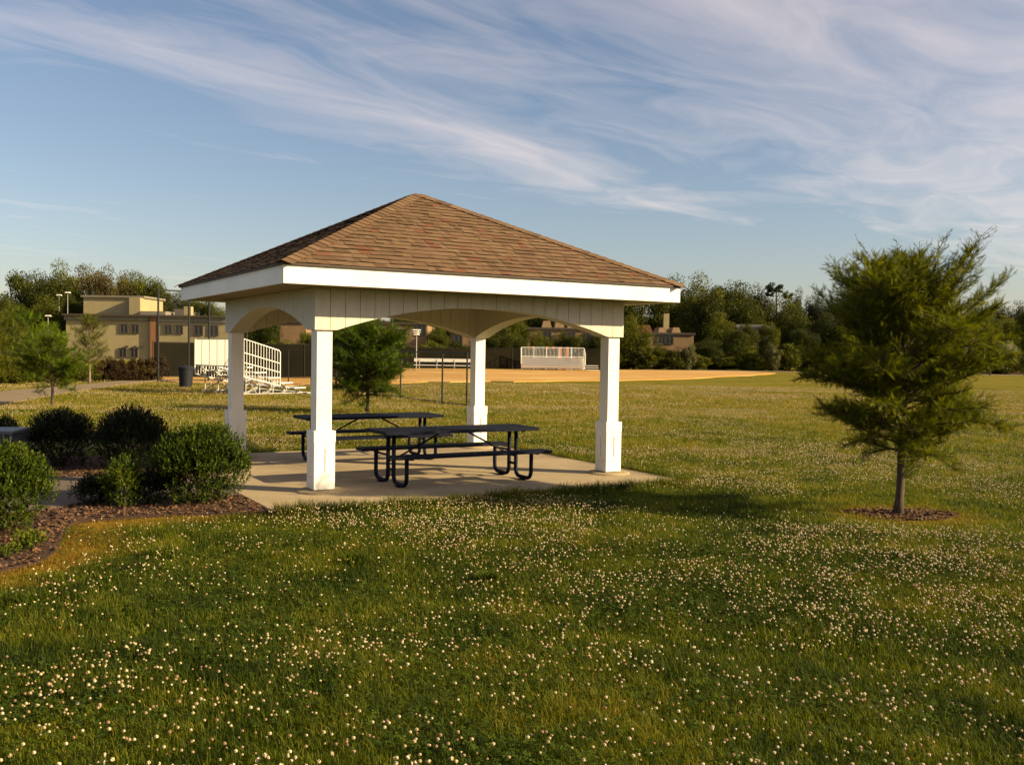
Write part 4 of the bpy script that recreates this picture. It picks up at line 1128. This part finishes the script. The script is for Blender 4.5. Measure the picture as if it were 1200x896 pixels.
def house(label, px, Y, topy, w_, wm, rm):
    z = Z_at(px, topy, Y); r = thing('house', label, 'house', (X_at(px, Y), Y, -.05)); hz = z-1.6
    MB().box((0, 3.5, hz/2), (w_, 7, hz)).build('wall', M[wm], r)
    MB().add([(-w_/2-.3, -.3, hz), (w_/2+.3, -.3, hz), (w_/2+.3, 7.3, hz), (-w_/2-.3, 7.3, hz), (-w_/2+.2, 3.5, z), (w_/2-.2, 3.5, z)], [(0, 1, 5, 4), (2, 3, 4, 5), (1, 2, 5), (3, 0, 4), (0, 3, 2, 1)]).build('roof', M[rm], r)
    for k in (-.27, .27): window(r, k*w_, hz-1.3, .9, 1.1, frame='darkband')
house('small white house showing through the trees right of the pavilion roof', 885, 128, 379, 4.2, 'whitehouse', 'greyroof')
house('small pale house half hidden left of the feathery cypress crown', 904, 131, 380, 3.2, 'whitehouse', 'greyroof')
house('low dark roofed house beyond the cypress near the right edge', 1166, 112, 396, 6.5, 'brickbrown', 'greyroof')

# ---------------------------------------------------------------- tree line
def crown_mesh(seed, nclump, per, leaf, shape='round', mat='oak'):
    rng = np.random.default_rng(seed); cs_ = []
    while len(cs_) < nclump:
        p = rng.uniform(-1, 1, 3)
        if np.linalg.norm(p) > 1: continue
        x, y, z = p*.40; z = .56+p[2]*.42
        if shape == 'cone' and np.hypot(x, y) > .42*(1.05-z): continue
        if shape == 'low': z = .42+p[2]*.42
        if shape == 'round' and z < .2: continue
        cs_.append((x, y, z, rng.uniform(.09, .19)))
    V = []
    tt = []
    for (x, y, z, r) in cs_:
        u_ = rng.normal(size=(per, 3)); u_ /= np.linalg.norm(u_, axis=1, keepdims=True)
        flat = np.array([1.15, 1.15, .8]); rad = rng.uniform(.5, 1.08, per)[:, None]
        p = np.array([x, y, z])+u_*flat*r*rad
        nrm = u_*.7+rng.normal(0, .6, (per, 3)); nrm /= np.linalg.norm(nrm, axis=1, keepdims=True)
        a = np.cross(nrm, rng.normal(size=(per, 3))); a /= np.linalg.norm(a, axis=1, keepdims=True); b = np.cross(nrm, a)
        s = leaf*rng.uniform(.5, 1.3, per)[:, None]
        V.append(np.stack([p-a*s, p-b*s*.55, p+a*s, p+b*s*.55], 1)); tt.append(np.clip(rng.normal(.5, .16, per)+rng.normal(0, .10), 0, 1))
    V = np.concatenate(V); V[..., 2] = np.maximum(V[..., 2], .0)
    return V.reshape(-1, 3), np.concatenate(tt)
CM = {}
def get_crown(shape, var, mat):
    k = (shape, var, mat)
    if k not in CM:
        nclump, per, leaf = {'round': (56, 460, .0135), 'low': (38, 230, .028), 'cone': (40, 190, .0165)}[shape]
        kk = (shape, var)
        if kk not in CM: CM[kk] = crown_mesh(100+var*7+len(shape), nclump, per, leaf, shape)
        V, tt = CM[kk]; CM[k] = np_mesh('crown', V, 4, M[mat], attrs={'tint': tt})
    return CM[k]
tm = MB(); tm.tube([(0, 0, 0), (.01, 0, .25), (0, .01, .5), (.01, 0, .8)], [.028, .02, .015, .005], 8)
for a in range(7):
    an = a*2.4; z_ = .24+.06*a; tm.tube([(0, 0, z_), (.12*math.cos(an), .12*math.sin(an), z_+.12), (.27*math.cos(an), .27*math.sin(an), z_+.2)], [.012, .008, .003], 5)
tmp_ = tm.build('trunk', M['bark'], None); TM = tmp_.data; bpy.data.objects.remove(tmp_)
TREES = []
def tree(px, Y, topy, wpx, shape, mat, kind, where, name='broadleaf_tree', sink=0):
    TREES.append(dict(px=px, Y=Y, top=topy, w=wpx, shape=shape, mat=mat, kind=kind, where=where, name=name, sink=sink))
rnd = random.Random(3)
tone = {'oak': 'mid green', 'oakdark': 'dark green', 'oaklight': 'yellow green', 'pale': 'pale', 'bronze': 'bronze tinted', 'pinegreen': 'dull dark green', 'redshrub': 'red brown'}
# left, behind the tan building
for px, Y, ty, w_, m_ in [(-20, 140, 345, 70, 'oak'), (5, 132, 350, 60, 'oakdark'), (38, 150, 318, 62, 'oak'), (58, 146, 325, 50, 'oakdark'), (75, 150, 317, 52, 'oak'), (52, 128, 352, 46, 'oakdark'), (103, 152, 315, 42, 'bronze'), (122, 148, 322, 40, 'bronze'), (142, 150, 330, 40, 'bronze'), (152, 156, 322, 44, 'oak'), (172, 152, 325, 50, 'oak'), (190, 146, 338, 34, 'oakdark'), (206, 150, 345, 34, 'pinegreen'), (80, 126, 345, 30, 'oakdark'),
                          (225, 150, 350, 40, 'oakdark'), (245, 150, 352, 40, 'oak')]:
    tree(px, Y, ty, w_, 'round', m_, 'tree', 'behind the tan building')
# under the pavilion, behind the field
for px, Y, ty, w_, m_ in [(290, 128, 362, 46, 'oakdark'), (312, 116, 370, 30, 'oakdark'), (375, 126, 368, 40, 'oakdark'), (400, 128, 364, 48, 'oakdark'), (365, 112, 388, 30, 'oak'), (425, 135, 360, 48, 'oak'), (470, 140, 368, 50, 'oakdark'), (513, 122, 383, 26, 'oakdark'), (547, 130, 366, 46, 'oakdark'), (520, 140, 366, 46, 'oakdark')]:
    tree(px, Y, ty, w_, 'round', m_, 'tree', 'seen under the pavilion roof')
for px, Y, ty, w_, m_ in [(582, 112, 378, 42, 'oakdark'), (600, 116, 373, 44, 'oak'), (567, 110, 392, 34, 'oakdark'), (600, 108, 392, 36, 'oakdark'), (632, 112, 391, 30, 'oak'), (655, 114, 390, 34, 'oak'), (676, 112, 393, 30, 'oak'), (700, 112, 390, 34, 'oak'), (648, 140, 352, 56, 'oakdark'), (690, 140, 354, 56, 'oakdark'), (612, 142, 356, 56, 'oakdark')]:
    tree(px, Y, ty, w_, 'round', m_, 'tree', 'round the far bleacher')
# right of the pavilion
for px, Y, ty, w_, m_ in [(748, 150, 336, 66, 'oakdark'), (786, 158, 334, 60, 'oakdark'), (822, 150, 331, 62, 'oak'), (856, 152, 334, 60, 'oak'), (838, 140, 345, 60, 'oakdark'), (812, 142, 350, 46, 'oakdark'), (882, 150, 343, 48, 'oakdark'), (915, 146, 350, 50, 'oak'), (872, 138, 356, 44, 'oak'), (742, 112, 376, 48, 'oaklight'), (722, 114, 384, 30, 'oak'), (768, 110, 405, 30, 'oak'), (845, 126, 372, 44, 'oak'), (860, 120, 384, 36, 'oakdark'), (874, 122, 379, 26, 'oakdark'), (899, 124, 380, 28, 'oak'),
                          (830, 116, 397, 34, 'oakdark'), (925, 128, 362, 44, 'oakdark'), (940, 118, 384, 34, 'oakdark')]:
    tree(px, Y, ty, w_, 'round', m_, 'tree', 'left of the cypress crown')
for px, Y, ty, w_, m_ in [(932, 155, 347, 24, 'pinegreen'), (952, 154, 348, 24, 'pinegreen'), (975, 150, 350, 40, 'pinegreen'), (1005, 150, 352, 50, 'oakdark'), (1040, 150, 352, 50, 'oak'), (1075, 150, 354, 50, 'oakdark'), (1105, 152, 354, 40, 'pinegreen'), (965, 126, 372, 46, 'oakdark'), (1000, 124, 378, 50, 'oak'), (1040, 124, 378, 50, 'oakdark'), (1085, 124, 378, 50, 'oak')]:
    tree(px, Y, ty, w_, 'round', m_, 'tree', 'behind the cypress crown')
for px, Y, ty, w_, m_ in [(1142, 150, 356, 40, 'oak'), (1168, 158, 358, 22, 'pinegreen'), (1186, 160, 361, 22, 'pinegreen'), (1204, 158, 361, 24, 'pinegreen'), (1225, 150, 356, 50, 'oak'), (1150, 122, 378, 44, 'oaklight'), (1180, 126, 372, 40, 'oaklight'), (1212, 118, 376, 44, 'oak'), (1125, 120, 382, 40, 'oak'), (1250, 120, 360, 60, 'oak'), (1290, 130, 350, 80, 'oakdark')]:
    tree(px, Y, ty, w_, 'round', m_, 'tree', 'near the right edge')
tree(1203, 62, 354, 26, 'round', 'oakdark', 'tree', 'cut by the right edge')
tree(1160, 106, 392, 34, 'round', 'oak', 'tree', 'near the right edge')
# understorey
for i in range(26):
    px = 556+i*17.5+rnd.uniform(-5, 5); m_ = rnd.choice(['oak', 'oakdark', 'oak', 'oaklight', 'oakdark'])
    if 600 < px < 695: continue
    tree(px, rnd.uniform(108.5, 112) + (3 if px > 820 else 0), rnd.uniform(402, 417), rnd.uniform(26, 40), 'low', m_, 'bushy shrub', 'across the ball field', 'shrub')
for i in range(13):
    px = 1020+i*18+rnd.uniform(-5, 5); tree(px, 113+rnd.uniform(-1, 2), rnd.uniform(404, 418), rnd.uniform(26, 42), 'low', rnd.choice(['oak', 'oakdark', 'oaklight']), 'bushy shrub', 'low behind the cypress', 'shrub')
for i in range(12):
    px = 295+i*22+rnd.uniform(-5, 5); tree(px, 104+rnd.uniform(-2, 2), rnd.uniform(396, 404), rnd.uniform(26, 38), 'low', rnd.choice(['oakdark', 'bronze', 'oakdark', 'oak']), 'bushy shrub', 'behind the dark screened fence', 'shrub')
tree(806, 109.5, 401, 17, 'low', 'pale', 'flowering shrub', 'left one of the two pale shrubs across the field', 'flowering_shrub')
tree(906, 111, 400, 20, 'low', 'pale', 'flowering shrub', 'right one of the two pale shrubs across the field', 'flowering_shrub')
for i, px in enumerate((118, 130, 142, 153, 164, 176, 187)):
    tree(px, 51+.3*i, 419-.4*i, 22, 'low', 'redshrub', 'shrub', 'hedging the tan building', 'hedge_shrub')
for i, (px, ty) in enumerate(((-15, 405), (15, 415), (45, 425), (72, 424), (92, 428))):
    tree(px, 45+i*1.2, ty, 42, 'low', rnd.choice(['oak', 'oaklight']), 'shrub', 'at the roadside near the left edge', 'roadside_shrub')
# a backing belt so that no gap opens to the horizon
for i in range(30):
    px = -120+i*50+rnd.uniform(-8, 8); tree(px, 185+rnd.uniform(-6, 6), 372+rnd.uniform(-4, 4), 80, 'low', rnd.choice(['oakdark', 'pinegreen']), 'wooded clump', 'in the most distant wood', 'distant_tree')
cells = {}
for d in TREES: cells.setdefault((d['mat'], d['kind'], d['where']), []).append(d)
big_ord = ['leftmost', 'second from left', 'third from left', 'fourth from left', 'fifth from left', 'sixth from left', 'seventh from left', 'eighth from left', 'ninth from left', 'tenth from left', 'eleventh from left', 'twelfth from left', 'thirteenth from left', 'fourteenth from left', 'fifteenth from left', 'sixteenth from left', 'seventeenth from left', 'eighteenth from left']
for key, ds in cells.items():
    ds.sort(key=lambda d: d['px'])
    for i, d in enumerate(ds):
        base = '%s %s %s' % (tone[d['mat']], d['kind'], d['where'])
        if 'of the two' in d['where']: base = d['where']
        d['label'] = base if len(ds) == 1 else '%s, %s' % (base, 'rightmost' if i == len(ds)-1 else big_ord[i])
for n_, d in enumerate(TREES):
    Y = d['Y']; H_ = Z_at(d['px'], d['top'], Y)+.05; wd = d['w']*Y/F/.86
    grp = {'tree': 'trees ', 'bushy shrub': 'shrubs ', 'shrub': 'shrubs ', 'flowering shrub': 'pale flowering shrubs across the field', 'wooded clump': 'distant trees '}[d['kind']]
    if d['kind'] != 'flowering shrub': grp += d['where']
    r = thing(d['name'], d['label'], 'shrub' if 'shrub' in d['kind'] else 'tree', (X_at(d['px'], Y), Y, -.05), rnd.uniform(0, 6.28), grp)
    c = link(bpy.data.objects.new('crown', get_crown(d['shape'], rnd.randrange(4), d['mat'])), r)
    H2 = H_/(.97 if d['shape'] == 'round' else .90)
    c.scale = (wd, wd, H2)
    if d['kind'] != 'wooded clump':
        k = link(bpy.data.objects.new('trunk', TM), r); k.scale = (wd*.8, wd*.8, H2*(1 if d['shape'] == 'round' else .8))
# lone pine standing above the others
Y = 148; pn = thing('pine_tree', 'thin lone pine with two dark tufts above the tree line', 'tree', (X_at(907, Y), Y, -.05)); Hh = Z_at(907, 328, Y)
MB().tube([(0, 0, 0), (.2, 0, Hh*.5), (0, 0, Hh-1.2)], [.25, .18, .08], 8).tube([(.1, 0, Hh-4), (1.3, 0, Hh-2.4)], [.09, .04], 6).build('trunk', M['bark'], pn)
V, tt = crown_mesh(900, 14, 200, .035)
def tuftc(cx, cz, sx, sz): return (V-np.array([0, 0, .56]))*np.array([sx, sx, sz])+np.array([cx, 0, cz])
np_obj('crown', np.concatenate([tuftc(-.2, Hh-1.3, 3.0, 2.6), tuftc(1.9, Hh-2.4, 1.8, 2.0), tuftc(-.9, Hh-2.2, 1.6, 1.5)]), 4, M['pinegreen'], pn, attrs={'tint': np.concatenate([tt]*3)})

# ---------------------------------------------------------------- render settings
scene.render.engine = 'CYCLES'
scene.cycles.max_bounces = 6; scene.cycles.diffuse_bounces = 3; scene.cycles.glossy_bounces = 2; scene.cycles.transmission_bounces = 3; scene.cycles.transparent_max_bounces = 6
